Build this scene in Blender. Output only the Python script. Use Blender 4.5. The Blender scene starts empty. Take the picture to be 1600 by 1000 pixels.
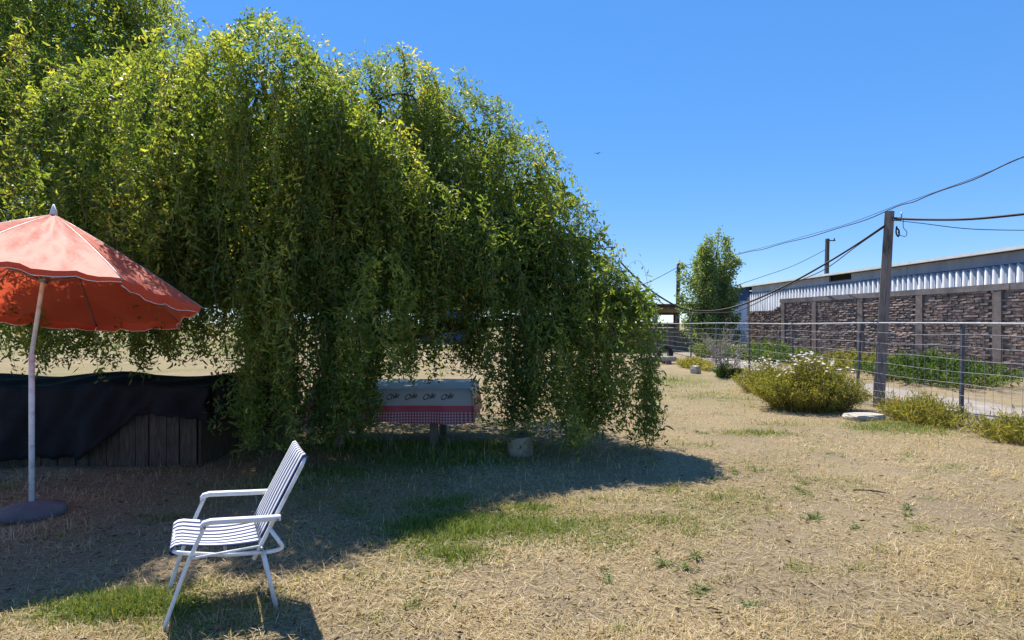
import bpy, math, random
import numpy as np
from mathutils import Vector, Matrix

random.seed(11)
RNG = np.random.default_rng(11)
SC = bpy.context.scene
COL = SC.collection
R = math.radians

# ------------------------------------------------------------------ camera
H = 1.5
cam_d = bpy.data.cameras.new('camera')
cam = bpy.data.objects.new('camera', cam_d)
COL.objects.link(cam)
cam.location = (0, 0, H)
cam.rotation_euler = (R(90), 0, 0)
cam_d.sensor_width = 36
cam_d.lens = 36 * 960 / 1600
cam_d.shift_y = 5 / 1600
cam_d.clip_start = 0.05
cam_d.clip_end = 3000
SC.camera = cam

# ------------------------------------------------------------------ world, sun, exposure
SUN = Vector((-0.51, 1.0, 1.88)).normalized()
w = bpy.data.worlds.new('World')
SC.world = w
w.use_nodes = True
nt = w.node_tree
nt.nodes.clear()
sky = nt.nodes.new('ShaderNodeTexSky')
sky.sky_type = 'NISHITA'
sky.sun_disc = False
sky.sun_elevation = math.asin(SUN.z)
sky.sun_rotation = math.atan2(SUN.x, SUN.y)
sky.altitude = 3000
sky.air_density = 1.0
sky.dust_density = 0.0
sky.ozone_density = 8.0
hs = nt.nodes.new('ShaderNodeHueSaturation')
hs.inputs['Hue'].default_value = 0.513
hs.inputs['Saturation'].default_value = 1.9
hs.inputs['Value'].default_value = 2.35
bg = nt.nodes.new('ShaderNodeBackground')
bg.inputs[1].default_value = 0.138
wo = nt.nodes.new('ShaderNodeOutputWorld')
gm = nt.nodes.new('ShaderNodeGamma')
gm.inputs[1].default_value = 0.4
nt.links.new(sky.outputs[0], gm.inputs[0])
nt.links.new(gm.outputs[0], hs.inputs['Color'])
nt.links.new(hs.outputs[0], bg.inputs[0])
nt.links.new(bg.outputs[0], wo.inputs[0])

sun_d = bpy.data.lights.new('sun', 'SUN')
sun_d.energy = 5.0
sun_d.angle = R(0.53)
sun_d.color = (1.0, 0.95, 0.86)
sun = bpy.data.objects.new('sun', sun_d)
COL.objects.link(sun)
sun.rotation_euler = SUN.to_track_quat('Z', 'Y').to_euler()
sun.location = (-20, 30, 50)

SC.view_settings.view_transform = 'Standard'
SC.view_settings.look = 'None'
SC.view_settings.gamma = 1
SC.view_settings.exposure = 0.72
SC.cycles.max_bounces = 6
SC.cycles.transparent_max_bounces = 6
SC.cycles.diffuse_bounces = 3
SC.cycles.glossy_bounces = 2
SC.cycles.transmission_bounces = 3
SC.cycles.use_denoising = True


def at(px, py=None, Y=None, z=0.0):
    """a point seen at (px, py) of the 1600x1000 photograph: on the height z, or at the depth Y"""
    if Y is None:
        Y = (H - z) * 960 / (py - 505)
        return Vector(((px - 800) / 960 * Y, Y, z))
    if py is None:
        return Vector(((px - 800) / 960 * Y, Y, z))
    return Vector(((px - 800) / 960 * Y, Y, H + (505 - py) / 960 * Y))


# ------------------------------------------------------------------ materials
def lin(c):
    return tuple(((v / 255 + 0.055) / 1.055) ** 2.4 if v > 10 else v / 255 / 12.92 for v in c)


def new_mat(name):
    m = bpy.data.materials.new(name)
    m.use_nodes = True
    n = m.node_tree
    b = n.nodes['Principled BSDF']
    return m, n, b


def pm(name, c1, c2, scale=5.0, rough=0.8, bump=0.0, stretch=(1, 1, 1), detail=5, lo=0.35, hi=0.65,
       c3=None, c3_scale=1.0, metal=0.0, spec=0.3, bump_scale=None):
    m, n, b = new_mat(name)
    tc = n.nodes.new('ShaderNodeTexCoord')
    mp = n.nodes.new('ShaderNodeMapping')
    mp.inputs['Scale'].default_value = stretch
    n.links.new(tc.outputs['Object'], mp.inputs[0])
    nz = n.nodes.new('ShaderNodeTexNoise')
    nz.inputs['Scale'].default_value = scale
    nz.inputs['Detail'].default_value = detail
    nz.inputs['Roughness'].default_value = 0.65
    n.links.new(mp.outputs[0], nz.inputs['Vector'])
    rp = n.nodes.new('ShaderNodeValToRGB')
    rp.color_ramp.elements[0].position = lo
    rp.color_ramp.elements[1].position = hi
    rp.color_ramp.elements[0].color = (*c1, 1)
    rp.color_ramp.elements[1].color = (*c2, 1)
    n.links.new(nz.outputs[0], rp.inputs[0])
    out = rp.outputs[0]
    if c3:
        n2 = n.nodes.new('ShaderNodeTexNoise')
        n2.inputs['Scale'].default_value = c3_scale
        n2.inputs['Detail'].default_value = 4
        n.links.new(tc.outputs['Object'], n2.inputs['Vector'])
        r2 = n.nodes.new('ShaderNodeValToRGB')
        r2.color_ramp.elements[0].position = 0.5
        r2.color_ramp.elements[1].position = 0.68
        n.links.new(n2.outputs[0], r2.inputs[0])
        mx = n.nodes.new('ShaderNodeMix')
        mx.data_type = 'RGBA'
        n.links.new(r2.outputs[0], mx.inputs[0])
        n.links.new(out, mx.inputs[6])
        mx.inputs[7].default_value = (*c3, 1)
        out = mx.outputs[2]
    n.links.new(out, b.inputs['Base Color'])
    b.inputs['Roughness'].default_value = rough
    b.inputs['Metallic'].default_value = metal
    b.inputs['Specular IOR Level'].default_value = spec
    if bump:
        bp = n.nodes.new('ShaderNodeBump')
        bp.inputs['Strength'].default_value = bump
        bp.inputs['Distance'].default_value = 0.02
        src = nz
        if bump_scale:
            src = n.nodes.new('ShaderNodeTexNoise')
            src.inputs['Scale'].default_value = bump_scale
            src.inputs['Detail'].default_value = 6
            n.links.new(mp.outputs[0], src.inputs['Vector'])
        n.links.new(src.outputs[0], bp.inputs['Height'])
        n.links.new(bp.outputs[0], b.inputs['Normal'])
    return m


def leaf_mat(name, stops, trans=0.4, rough=0.45, spec=0.35):
    """tint attribute -> colour; part of the light passes through the leaf"""
    m, n, b = new_mat(name)
    a = n.nodes.new('ShaderNodeAttribute')
    a.attribute_name = 'tint'
    rp = n.nodes.new('ShaderNodeValToRGB')
    e = rp.color_ramp.elements
    e[0].position, e[0].color = stops[0][0], (*stops[0][1], 1)
    e[1].position, e[1].color = stops[-1][0], (*stops[-1][1], 1)
    for p, c in stops[1:-1]:
        k = e.new(p)
        k.color = (*c, 1)
    n.links.new(a.outputs['Fac'], rp.inputs[0])
    n.links.new(rp.outputs[0], b.inputs['Base Color'])
    b.inputs['Roughness'].default_value = rough
    b.inputs['Specular IOR Level'].default_value = spec
    if trans:
        tr = n.nodes.new('ShaderNodeBsdfTranslucent')
        g = n.nodes.new('ShaderNodeMix')
        g.data_type = 'RGBA'
        g.blend_type = 'MULTIPLY'
        g.inputs[0].default_value = 1
        n.links.new(rp.outputs[0], g.inputs[6])
        g.inputs[7].default_value = (1.6, 1.55, 0.7, 1)
        n.links.new(g.outputs[2], tr.inputs[0])
        ms = n.nodes.new('ShaderNodeMixShader')
        ms.inputs[0].default_value = trans
        n.links.new(b.outputs[0], ms.inputs[1])
        n.links.new(tr.outputs[0], ms.inputs[2])
        n.links.new(ms.outputs[0], n.nodes['Material Output'].inputs[0])
    return m


M = {}
M['white_paint'] = pm('white painted metal', (0.70, 0.70, 0.69), (0.80, 0.80, 0.79), 14, 0.35, spec=0.5, c3=(0.55, 0.52, 0.46), c3_scale=18)
M['white_plastic'] = pm('white plastic', (0.68, 0.66, 0.63), (0.78, 0.77, 0.74), 20, 0.45, spec=0.4)
M['steel'] = pm('dull steel', (0.20, 0.20, 0.21), (0.34, 0.34, 0.35), 30, 0.45, metal=0.6)
M['galv'] = pm('galvanised pipe', (0.34, 0.35, 0.37), (0.48, 0.49, 0.51), 12, 0.5, metal=0.3)
M['fence_post'] = pm('painted fence post', (0.045, 0.05, 0.065), (0.10, 0.105, 0.12), 9, 0.6)
M['wire'] = pm('fence wire', (0.24, 0.24, 0.25), (0.42, 0.42, 0.43), 8, 0.5, metal=0.3)
M['cable'] = pm('black cable', (0.012, 0.012, 0.015), (0.03, 0.03, 0.035), 8, 0.6)
M['pole_wood'] = pm('weathered pole wood', (0.12, 0.10, 0.095), (0.24, 0.205, 0.19), 7, 0.9, 0.5, (8, 8, 0.5), c3=(0.09, 0.075, 0.07), c3_scale=3)
M['dark_pole'] = pm('creosoted pole wood', (0.03, 0.03, 0.033), (0.07, 0.065, 0.065), 6, 0.9, 0.3, (6, 6, 0.5))
M['wood_grey'] = pm('grey weathered board', (0.12, 0.095, 0.07), (0.24, 0.20, 0.15), 9, 0.85, 0.4, (6, 6, 0.7))
M['wood_dark'] = pm('dark old wood', (0.045, 0.035, 0.028), (0.10, 0.08, 0.06), 9, 0.85, 0.4, (6, 6, 0.8))
M['wood_box'] = pm('dark brown board', (0.05, 0.038, 0.026), (0.125, 0.095, 0.065), 9, 0.9, 0.4, (6, 6, 0.7))  # plain dark brown with grain along the planks
M['wood_yellow'] = pm('yellowish timber post', (0.38, 0.28, 0.16), (0.52, 0.40, 0.25), 6, 0.85, 0.2, (5, 5, 0.5))
M['bark'] = pm('willow bark', (0.035, 0.028, 0.022), (0.10, 0.085, 0.065), 12, 0.95, 0.9, (3, 3, 0.6))
M['bark_pale'] = pm('pale dry bark', (0.24, 0.20, 0.165), (0.42, 0.37, 0.32), 12, 0.9, 0.4, (3, 3, 1))
M['twig'] = pm('willow twig', (0.17, 0.13, 0.05), (0.30, 0.23, 0.09), 6, 0.7)
M['concrete'] = pm('rough concrete', (0.15, 0.13, 0.125), (0.22, 0.195, 0.19), 5, 0.95, 0.5, c3=(0.12, 0.11, 0.11), c3_scale=1.6, bump_scale=30)
M['pier'] = pm('brownish cast concrete', (0.15, 0.12, 0.112), (0.22, 0.182, 0.17), 5, 0.95, 0.5, c3=(0.13, 0.10, 0.09), c3_scale=1.6, bump_scale=30)
M['stone'] = pm('pale stone', (0.33, 0.29, 0.235), (0.50, 0.46, 0.39), 7, 0.95, 0.6, bump_scale=25)
M['path'] = pm('trodden cement path', (0.24, 0.20, 0.165), (0.34, 0.29, 0.245), 2.5, 0.95, 0.3, c3=(0.30, 0.24, 0.19), c3_scale=0.8, bump_scale=30)
M['tarp'] = pm('black plastic tarpaulin', (0.009, 0.009, 0.010), (0.020, 0.019, 0.019), 3, 0.75, 0.8, spec=0.15, bump_scale=9)
M['trim_white'] = pm('white edging tape', (0.7, 0.68, 0.66), (0.8, 0.78, 0.76), 30, 0.7)
M['sheet_white'] = pm('white fibre cement sheet', (0.40, 0.415, 0.45), (0.52, 0.535, 0.57), 2.5, 0.7, c3=(0.43, 0.43, 0.44), c3_scale=1.3, stretch=(1, 1, 0.3))
M['sheet_grey'] = pm('grey zinc sheet', (0.24, 0.26, 0.31), (0.32, 0.34, 0.39), 1.5, 0.55, stretch=(1, 1, 0.3), metal=0.2)
M['sheet_blue'] = pm('blue grey zinc sheet', (0.045, 0.075, 0.14), (0.085, 0.12, 0.21), 1.5, 0.95, stretch=(1, 1, 0.3), spec=0.05)
M['sheet_brown'] = pm('brown weathered sheet', (0.085, 0.07, 0.07), (0.16, 0.13, 0.125), 2, 0.7, stretch=(1, 1, 0.3))
M['roof_white'] = pm('bright roof sheet', (0.66, 0.65, 0.61), (0.78, 0.77, 0.73), 3, 0.5)
M['roof_old'] = pm('rusty old roof sheet', (0.20, 0.16, 0.14), (0.34, 0.29, 0.26), 3, 0.7)
M['gap_dark_paint'] = pm('painted dark of opening', (0.012, 0.012, 0.014), (0.02, 0.02, 0.022), 3, 0.9)  # near-black colour stands for the shade inside the vent
M['blue_paint'] = pm('bright blue paint', (0.03, 0.12, 0.42), (0.05, 0.17, 0.52), 2, 0.5)
M['tyre'] = pm('tyre rubber', (0.018, 0.018, 0.019), (0.04, 0.04, 0.042), 14, 0.85)
M['mortar'] = pm('slumped mortar', (0.15, 0.13, 0.125), (0.25, 0.225, 0.215), 6, 0.95, 0.8, bump_scale=20)
M['brick'] = None
M['bird'] = pm('dark feathers', (0.02, 0.02, 0.02), (0.04, 0.04, 0.04), 8, 0.8)
M['ink'] = pm('dark printed ink', (0.025, 0.025, 0.03), (0.04, 0.04, 0.045), 20, 0.8)
M['log_end'] = pm('sawn log wood', (0.27, 0.22, 0.14), (0.46, 0.39, 0.27), 10, 0.9, 0.4, c3=(0.20, 0.16, 0.11), c3_scale=6)
M['petal'] = pm('dry white petals', (0.56, 0.51, 0.47), (0.74, 0.69, 0.64), 20, 0.8)


def brick_material():
    m, n, b = new_mat('rough brown brick')
    oi = n.nodes.new('ShaderNodeObjectInfo')
    tc = n.nodes.new('ShaderNodeTexCoord')
    geo = n.nodes.new('ShaderNodeNewGeometry')
    nz = n.nodes.new('ShaderNodeTexNoise')
    nz.inputs['Scale'].default_value = 2.2
    nz.inputs['Detail'].default_value = 8
    n.links.new(geo.outputs['Position'], nz.inputs['Vector'])
    rp = n.nodes.new('ShaderNodeValToRGB')
    e = rp.color_ramp.elements
    e[0].position, e[0].color = 0.32, (0.15, 0.118, 0.108, 1)
    e[1].position, e[1].color = 0.68, (0.34, 0.245, 0.205, 1)
    k = e.new(0.5)
    k.color = (0.23, 0.18, 0.162, 1)
    n.links.new(nz.outputs[0], rp.inputs[0])
    n.links.new(rp.outputs[0], b.inputs['Base Color'])
    b.inputs['Roughness'].default_value = 0.95
    b.inputs['Specular IOR Level'].default_value = 0.15
    n2 = n.nodes.new('ShaderNodeTexNoise')
    n2.inputs['Scale'].default_value = 28
    n2.inputs['Detail'].default_value = 5
    n.links.new(geo.outputs['Position'], n2.inputs['Vector'])
    bp = n.nodes.new('ShaderNodeBump')
    bp.inputs['Strength'].default_value = 0.8
    bp.inputs['Distance'].default_value = 0.02
    n.links.new(n2.outputs[0], bp.inputs['Height'])
    n.links.new(bp.outputs[0], b.inputs['Normal'])
    return m


M['brick'] = brick_material()


def stripe_material():
    """woven seat fabric: navy stripes on white, across the UV x"""
    m, n, b = new_mat('navy and white striped webbing')
    uv = n.nodes.new('ShaderNodeUVMap')
    sx = n.nodes.new('ShaderNodeSeparateXYZ')
    n.links.new(uv.outputs[0], sx.inputs[0])
    mu = n.nodes.new('ShaderNodeMath')
    mu.operation = 'MULTIPLY'
    mu.inputs[1].default_value = 8.0
    n.links.new(sx.outputs[0], mu.inputs[0])
    fr = n.nodes.new('ShaderNodeMath')
    fr.operation = 'FRACT'
    n.links.new(mu.outputs[0], fr.inputs[0])
    rp = n.nodes.new('ShaderNodeValToRGB')
    rp.color_ramp.interpolation = 'LINEAR'
    e = rp.color_ramp.elements
    e[0].position, e[0].color = 0.44, (0.045, 0.055, 0.15, 1)
    e[1].position, e[1].color = 0.48, (0.76, 0.77, 0.79, 1)
    n.links.new(fr.outputs[0], rp.inputs[0])
    n.links.new(rp.outputs[0], b.inputs['Base Color'])
    b.inputs['Roughness'].default_value = 0.8
    b.inputs['Specular IOR Level'].default_value = 0.2
    wv = n.nodes.new('ShaderNodeTexNoise')
    wv.inputs['Scale'].default_value = 300
    tc = n.nodes.new('ShaderNodeTexCoord')
    n.links.new(tc.outputs['Object'], wv.inputs['Vector'])
    bp = n.nodes.new('ShaderNodeBump')
    bp.inputs['Strength'].default_value = 0.15
    bp.inputs['Distance'].default_value = 0.004
    n.links.new(wv.outputs[0], bp.inputs['Height'])
    n.links.new(bp.outputs[0], b.inputs['Normal'])
    tr = n.nodes.new('ShaderNodeBsdfTranslucent')
    n.links.new(rp.outputs[0], tr.inputs[0])
    ms = n.nodes.new('ShaderNodeMixShader')
    ms.inputs[0].default_value = 0.25
    n.links.new(b.outputs[0], ms.inputs[1])
    n.links.new(tr.outputs[0], ms.inputs[2])
    n.links.new(ms.outputs[0], n.nodes['Material Output'].inputs[0])
    return m


M['stripe'] = stripe_material()


def canopy_material():
    m, n, b = new_mat('faded orange red umbrella cloth')
    tc = n.nodes.new('ShaderNodeTexCoord')
    nz = n.nodes.new('ShaderNodeTexNoise')
    nz.inputs['Scale'].default_value = 3
    nz.inputs['Detail'].default_value = 6
    n.links.new(tc.outputs['Object'], nz.inputs['Vector'])
    rp = n.nodes.new('ShaderNodeValToRGB')
    e = rp.color_ramp.elements
    e[0].position, e[0].color = 0.3, (0.60, 0.085, 0.038, 1)
    e[1].position, e[1].color = 0.7, (0.70, 0.135, 0.06, 1)
    n.links.new(nz.outputs[0], rp.inputs[0])
    n.links.new(rp.outputs[0], b.inputs['Base Color'])
    b.inputs['Roughness'].default_value = 0.6
    b.inputs['Specular IOR Level'].default_value = 0.5
    b.inputs['Sheen Weight'].default_value = 0.15
    wr = n.nodes.new('ShaderNodeTexNoise')
    wr.inputs['Scale'].default_value = 7
    wr.inputs['Detail'].default_value = 3
    n.links.new(tc.outputs['Object'], wr.inputs['Vector'])
    bp = n.nodes.new('ShaderNodeBump')
    bp.inputs['Strength'].default_value = 0.35
    bp.inputs['Distance'].default_value = 0.03
    n.links.new(wr.outputs[0], bp.inputs['Height'])
    n.links.new(bp.outputs[0], b.inputs['Normal'])
    tr = n.nodes.new('ShaderNodeBsdfTranslucent')
    n.links.new(rp.outputs[0], tr.inputs[0])
    ms = n.nodes.new('ShaderNodeMixShader')
    ms.inputs[0].default_value = 0.38
    n.links.new(b.outputs[0], ms.inputs[1])
    n.links.new(tr.outputs[0], ms.inputs[2])
    n.links.new(ms.outputs[0], n.nodes['Material Output'].inputs[0])
    return m


M['canopy'] = canopy_material()


def cloth_material(z_hem, z_mid, z_band):
    """grey white oilcloth; a red band and a gingham border printed along the hem"""
    m, n, b = new_mat('printed oilcloth')
    tc = n.nodes.new('ShaderNodeTexCoord')
    sx = n.nodes.new('ShaderNodeSeparateXYZ')
    n.links.new(tc.outputs['Object'], sx.inputs[0])

    def math_(op, a, bb=None):
        k = n.nodes.new('ShaderNodeMath')
        k.operation = op
        for i, v in enumerate((a, bb)):
            if v is None:
                continue
            if isinstance(v, (int, float)):
                k.inputs[i].default_value = v
            else:
                n.links.new(v, k.inputs[i])
        return k.outputs[0]

    uvn = n.nodes.new('ShaderNodeUVMap')
    su = n.nodes.new('ShaderNodeSeparateXYZ')
    n.links.new(uvn.outputs[0], su.inputs[0])
    along, drop = su.outputs[0], su.outputs[1]

    def mix(f, a, bb):
        k = n.nodes.new('ShaderNodeMix')
        k.data_type = 'RGBA'
        if isinstance(f, (int, float)):
            k.inputs[0].default_value = f
        else:
            n.links.new(f, k.inputs[0])
        for i, v in ((6, a), (7, bb)):
            if isinstance(v, tuple):
                k.inputs[i].default_value = (*v, 1)
            else:
                n.links.new(v, k.inputs[i])
        return k.outputs[2]

    nz = n.nodes.new('ShaderNodeTexNoise')
    nz.inputs['Scale'].default_value = 4
    nz.inputs['Detail'].default_value = 6
    n.links.new(tc.outputs['Object'], nz.inputs['Vector'])
    base = mix(nz.outputs[0], (0.33, 0.315, 0.29), (0.48, 0.46, 0.43))
    sa = math_('GREATER_THAN', math_('FRACT', math_('MULTIPLY', along, 30.0)), 0.5)
    sb = math_('GREATER_THAN', math_('FRACT', math_('MULTIPLY', drop, 30.0)), 0.5)
    g1 = mix(sa, (0.52, 0.38, 0.37), (0.36, 0.10, 0.115))
    g2 = mix(sa, (0.46, 0.14, 0.16), (0.26, 0.02, 0.04))
    ging = mix(sb, g1, g2)
    red = mix(nz.outputs[0], (0.42, 0.03, 0.06), (0.55, 0.07, 0.09))
    c = mix(math_('GREATER_THAN', drop, z_band), base, red)
    c = mix(math_('GREATER_THAN', drop, z_mid), c, ging)
    n.links.new(c, b.inputs['Base Color'])
    b.inputs['Roughness'].default_value = 0.5
    return m


# ------------------------------------------------------------------ object helpers
def tag(o, label=None, cat=None, group=None, kind=None):
    if label:
        o['label'] = label
    if cat:
        o['category'] = cat
    if group:
        o['group'] = group
    if kind:
        o['kind'] = kind
    return o


def empty(name, loc=(0, 0, 0), rz=0.0, label=None, cat=None, group=None):
    o = bpy.data.objects.new(name, None)
    o.empty_display_size = 0.2
    COL.objects.link(o)
    o.location = loc
    o.rotation_euler = (0, 0, rz)
    return tag(o, label, cat, group)


def link(name, me, mat, parent=None, kind=None):
    o = bpy.data.objects.new(name, me)
    COL.objects.link(o)
    if mat is not None and not me.materials:
        me.materials.append(mat)
    if parent is not None:
        o.parent = parent
    if kind:
        o['kind'] = kind
    return o


def copy_tree(o, parent=None):
    c = o.copy()
    COL.objects.link(c)
    c.parent = parent
    for ch in list(o.children):
        copy_tree(ch, c)
    return c


class MB:
    def __init__(self):
        self.v, self.f, self.uv = [], [], None

    def add(self, vs, fs):
        k = len(self.v)
        self.v += [tuple(p) for p in vs]
        self.f += [tuple(i + k for i in f) for f in fs]

    def box(self, c, s, rz=0.0, jit=0.0, bev=0.0):
        hx, hy, hz = s[0] / 2, s[1] / 2, s[2] / 2
        cr, sr = math.cos(rz), math.sin(rz)
        if bev <= 0:
            pts = [(x, y, z) for z in (-hz, hz) for x, y in ((-hx, -hy), (hx, -hy), (hx, hy), (-hx, hy))]
            fs = [(3, 2, 1, 0), (4, 5, 6, 7), (0, 1, 5, 4), (1, 2, 6, 5), (2, 3, 7, 6), (3, 0, 4, 7)]
        else:
            b = min(bev, hx * 0.9, hy * 0.9, hz * 0.9)
            ring = lambda x, y: ((-x + b, -y), (x - b, -y), (x, -y + b), (x, y - b), (x - b, y), (-x + b, y), (-x, y - b), (-x, -y + b))
            pts = [(x, y, -hz) for x, y in ring(hx - b, hy - b)] + [(x, y, -hz + b) for x, y in ring(hx, hy)] + \
                  [(x, y, hz - b) for x, y in ring(hx, hy)] + [(x, y, hz) for x, y in ring(hx - b, hy - b)]
            fs = [tuple(range(7, -1, -1)), tuple(range(24, 32))]
            for r in range(3):
                for i in range(8):
                    j = (i + 1) % 8
                    fs.append((r * 8 + i, r * 8 + j, r * 8 + 8 + j, r * 8 + 8 + i))
        vs = []
        for x, y, z in pts:
            if jit:
                x += random.uniform(-jit, jit); y += random.uniform(-jit, jit); z += random.uniform(-jit, jit)
            vs.append((c[0] + x * cr - y * sr, c[1] + x * sr + y * cr, c[2] + z))
        self.add(vs, fs)
        return self

    def tube(self, pts, rad, n=8, cap=True, square=False, smooth_path=0):
        pts = [Vector(p) for p in pts]
        if smooth_path:
            pts, rad = catmull(pts, rad, smooth_path)
        m = len(pts)
        rr = rad if isinstance(rad, (list, tuple)) else [rad] * m
        t = [(pts[min(i + 1, m - 1)] - pts[max(i - 1, 0)]).normalized() for i in range(m)]
        up = Vector((0, 0, 1)) if abs(t[0].z) < 0.9 else Vector((0, 1, 0))
        u = t[0].cross(up).normalized()
        vs, fs = [], []
        for i in range(m):
            u = (u - t[i] * u.dot(t[i])).normalized()
            v = t[i].cross(u)
            for k in range(n):
                a = 2 * math.pi * (k + (0.5 if square else 0)) / n
                vs.append(pts[i] + (u * math.cos(a) + v * math.sin(a)) * rr[i])
        for i in range(m - 1):
            for k in range(n):
                k2 = (k + 1) % n
                fs.append((i * n + k, i * n + k2, (i + 1) * n + k2, (i + 1) * n + k))
        if cap:
            fs.append(tuple(range(n - 1, -1, -1)))
            fs.append(tuple((m - 1) * n + k for k in range(n)))
        self.add(vs, fs)
        return self

    def build(self, name, mat, parent=None, smooth=False, kind=None):
        me = bpy.data.meshes.new(name)
        me.from_pydata(self.v, [], self.f)
        if smooth:
            me.polygons.foreach_set('use_smooth', [True] * len(me.polygons))
        me.materials.append(mat)
        me.update()
        return link(name, me, mat, parent, kind)


def catmull(pts, rad, sub):
    P = [Vector(p) for p in pts]
    n = len(P)
    rr = list(rad) if isinstance(rad, (list, tuple)) else [rad] * n
    out, ro = [], []
    for i in range(n - 1):
        p0, p1, p2, p3 = P[max(i - 1, 0)], P[i], P[i + 1], P[min(i + 2, n - 1)]
        for k in range(sub):
            t = k / sub
            out.append(0.5 * ((2 * p1) + (p2 - p0) * t + (2 * p0 - 5 * p1 + 4 * p2 - p3) * t * t + (3 * p1 - p0 - 3 * p2 + p3) * t ** 3))
            ro.append(rr[i] * (1 - t) + rr[i + 1] * t)
    out.append(P[-1])
    ro.append(rr[-1])
    return out, ro


def np_mesh(name, V, F, tint=None, mat=None, smooth=False, attrs=None, uv=None):
    """V (n,3); F (m,k) faces of one size"""
    me = bpy.data.meshes.new(name)
    V = np.ascontiguousarray(V, dtype=np.float32)
    F = np.ascontiguousarray(F, dtype=np.int32)
    m, k = F.shape
    me.vertices.add(len(V))
    me.vertices.foreach_set('co', V.ravel())
    me.loops.add(m * k)
    me.loops.foreach_set('vertex_index', F.ravel())
    me.polygons.add(m)
    me.polygons.foreach_set('loop_start', np.arange(0, m * k, k, dtype=np.int32))
    if smooth:
        me.polygons.foreach_set('use_smooth', np.ones(m, dtype=bool))
    me.update(calc_edges=True)
    if tint is not None:
        a = me.attributes.new('tint', 'FLOAT', 'POINT')
        a.data.foreach_set('value', np.ascontiguousarray(tint, dtype=np.float32))
    for nm, val in (attrs or {}).items():
        a = me.attributes.new(nm, 'FLOAT', 'POINT')
        a.data.foreach_set('value', np.ascontiguousarray(val, dtype=np.float32))
    if uv is not None:
        l = me.uv_layers.new(name='UVMap')
        l.data.foreach_set('uv', np.ascontiguousarray(uv[F.ravel()], dtype=np.float32).ravel())
    if mat:
        me.materials.append(mat)
    return me


def unit(a):
    return a / np.maximum(np.linalg.norm(a, axis=-1, keepdims=True), 1e-9)


def diamond_leaves(pos, axis, L, W, tint, fold=0.25):
    """one folded quad pair per leaf"""
    n = len(pos)
    ax = unit(axis)
    side = unit(np.cross(ax, RNG.normal(size=(n, 3))))
    nr = np.cross(ax, side)
    L = L[:, None]; W = W[:, None]
    a = pos
    b = pos + ax * L * 0.45 + side * W * 0.5 + nr * W * fold
    c = pos + ax * L - nr * L * 0.12
    d = pos + ax * L * 0.45 - side * W * 0.5 + nr * W * fold
    V = np.stack([a, b, c, d], 1).reshape(-1, 3)
    i = np.arange(n)[:, None] * 4
    F = np.concatenate([i + np.array([[0, 1, 2]]), i + np.array([[0, 2, 3]])], 0)
    return V, F, np.repeat(tint, 4)


def curled_leaves(pos, axis, L, W, tint):
    """narrow willow leaves, curled along their length and twisted"""
    n = len(pos)
    K = 4
    ax = unit(axis)
    side = unit(np.cross(ax, RNG.normal(size=(n, 3))))
    nr = np.cross(ax, side)
    curl = RNG.uniform(-5.5, 5.5, n)
    curl = np.sign(curl) * np.maximum(np.abs(curl), 0.8)
    twist = RNG.uniform(-1.6, 1.6, n)
    prof = np.array([0.35, 1.0, 0.85, 0.06])
    V = np.zeros((n, K * 2, 3), dtype=np.float32)
    for k in range(K):
        s = k / (K - 1)
        ang = curl * s
        # arc of constant curvature
        cx = np.sin(ang) / curl
        cz = (1 - np.cos(ang)) / curl
        c = pos + ax * (cx * L)[:, None] + nr * (cz * L)[:, None]
        tw = twist * s
        tn = -np.sin(ang)[:, None] * ax + np.cos(ang)[:, None] * nr
        sd = side * np.cos(tw)[:, None] + tn * np.sin(tw)[:, None]
        hw = (W * prof[k] * 0.5)[:, None]
        V[:, k * 2] = c + sd * hw
        V[:, k * 2 + 1] = c - sd * hw
    i = np.arange(n)[:, None] * (K * 2)
    F = np.concatenate([i + np.array([[2 * k, 2 * k + 1, 2 * k + 3, 2 * k + 2]]) for k in range(K - 1)], 0)
    return V.reshape(-1, 3), F, np.repeat(tint, K * 2)


def vnoise(x, y, seed=0, scale=1.0, octv=3):
    r = np.random.default_rng(seed)
    out = np.zeros_like(x, dtype=float)
    amp, tot = 1.0, 0.0
    for o in range(octv):
        g = r.random((64, 64))
        xs, ys = x * scale * 2 ** o + 17.3 * o, y * scale * 2 ** o + 9.1 * o
        xi, yi = np.floor(xs).astype(int), np.floor(ys).astype(int)
        fx, fy = xs - xi, ys - yi
        fx, fy = fx * fx * (3 - 2 * fx), fy * fy * (3 - 2 * fy)
        a, b_ = g[xi % 64, yi % 64], g[(xi + 1) % 64, yi % 64]
        c, d = g[xi % 64, (yi + 1) % 64], g[(xi + 1) % 64, (yi + 1) % 64]
        out += amp * ((a * (1 - fx) + b_ * fx) * (1 - fy) + (c * (1 - fx) + d * fx) * fy)
        tot += amp
        amp *= 0.5
    return out / tot


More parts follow.
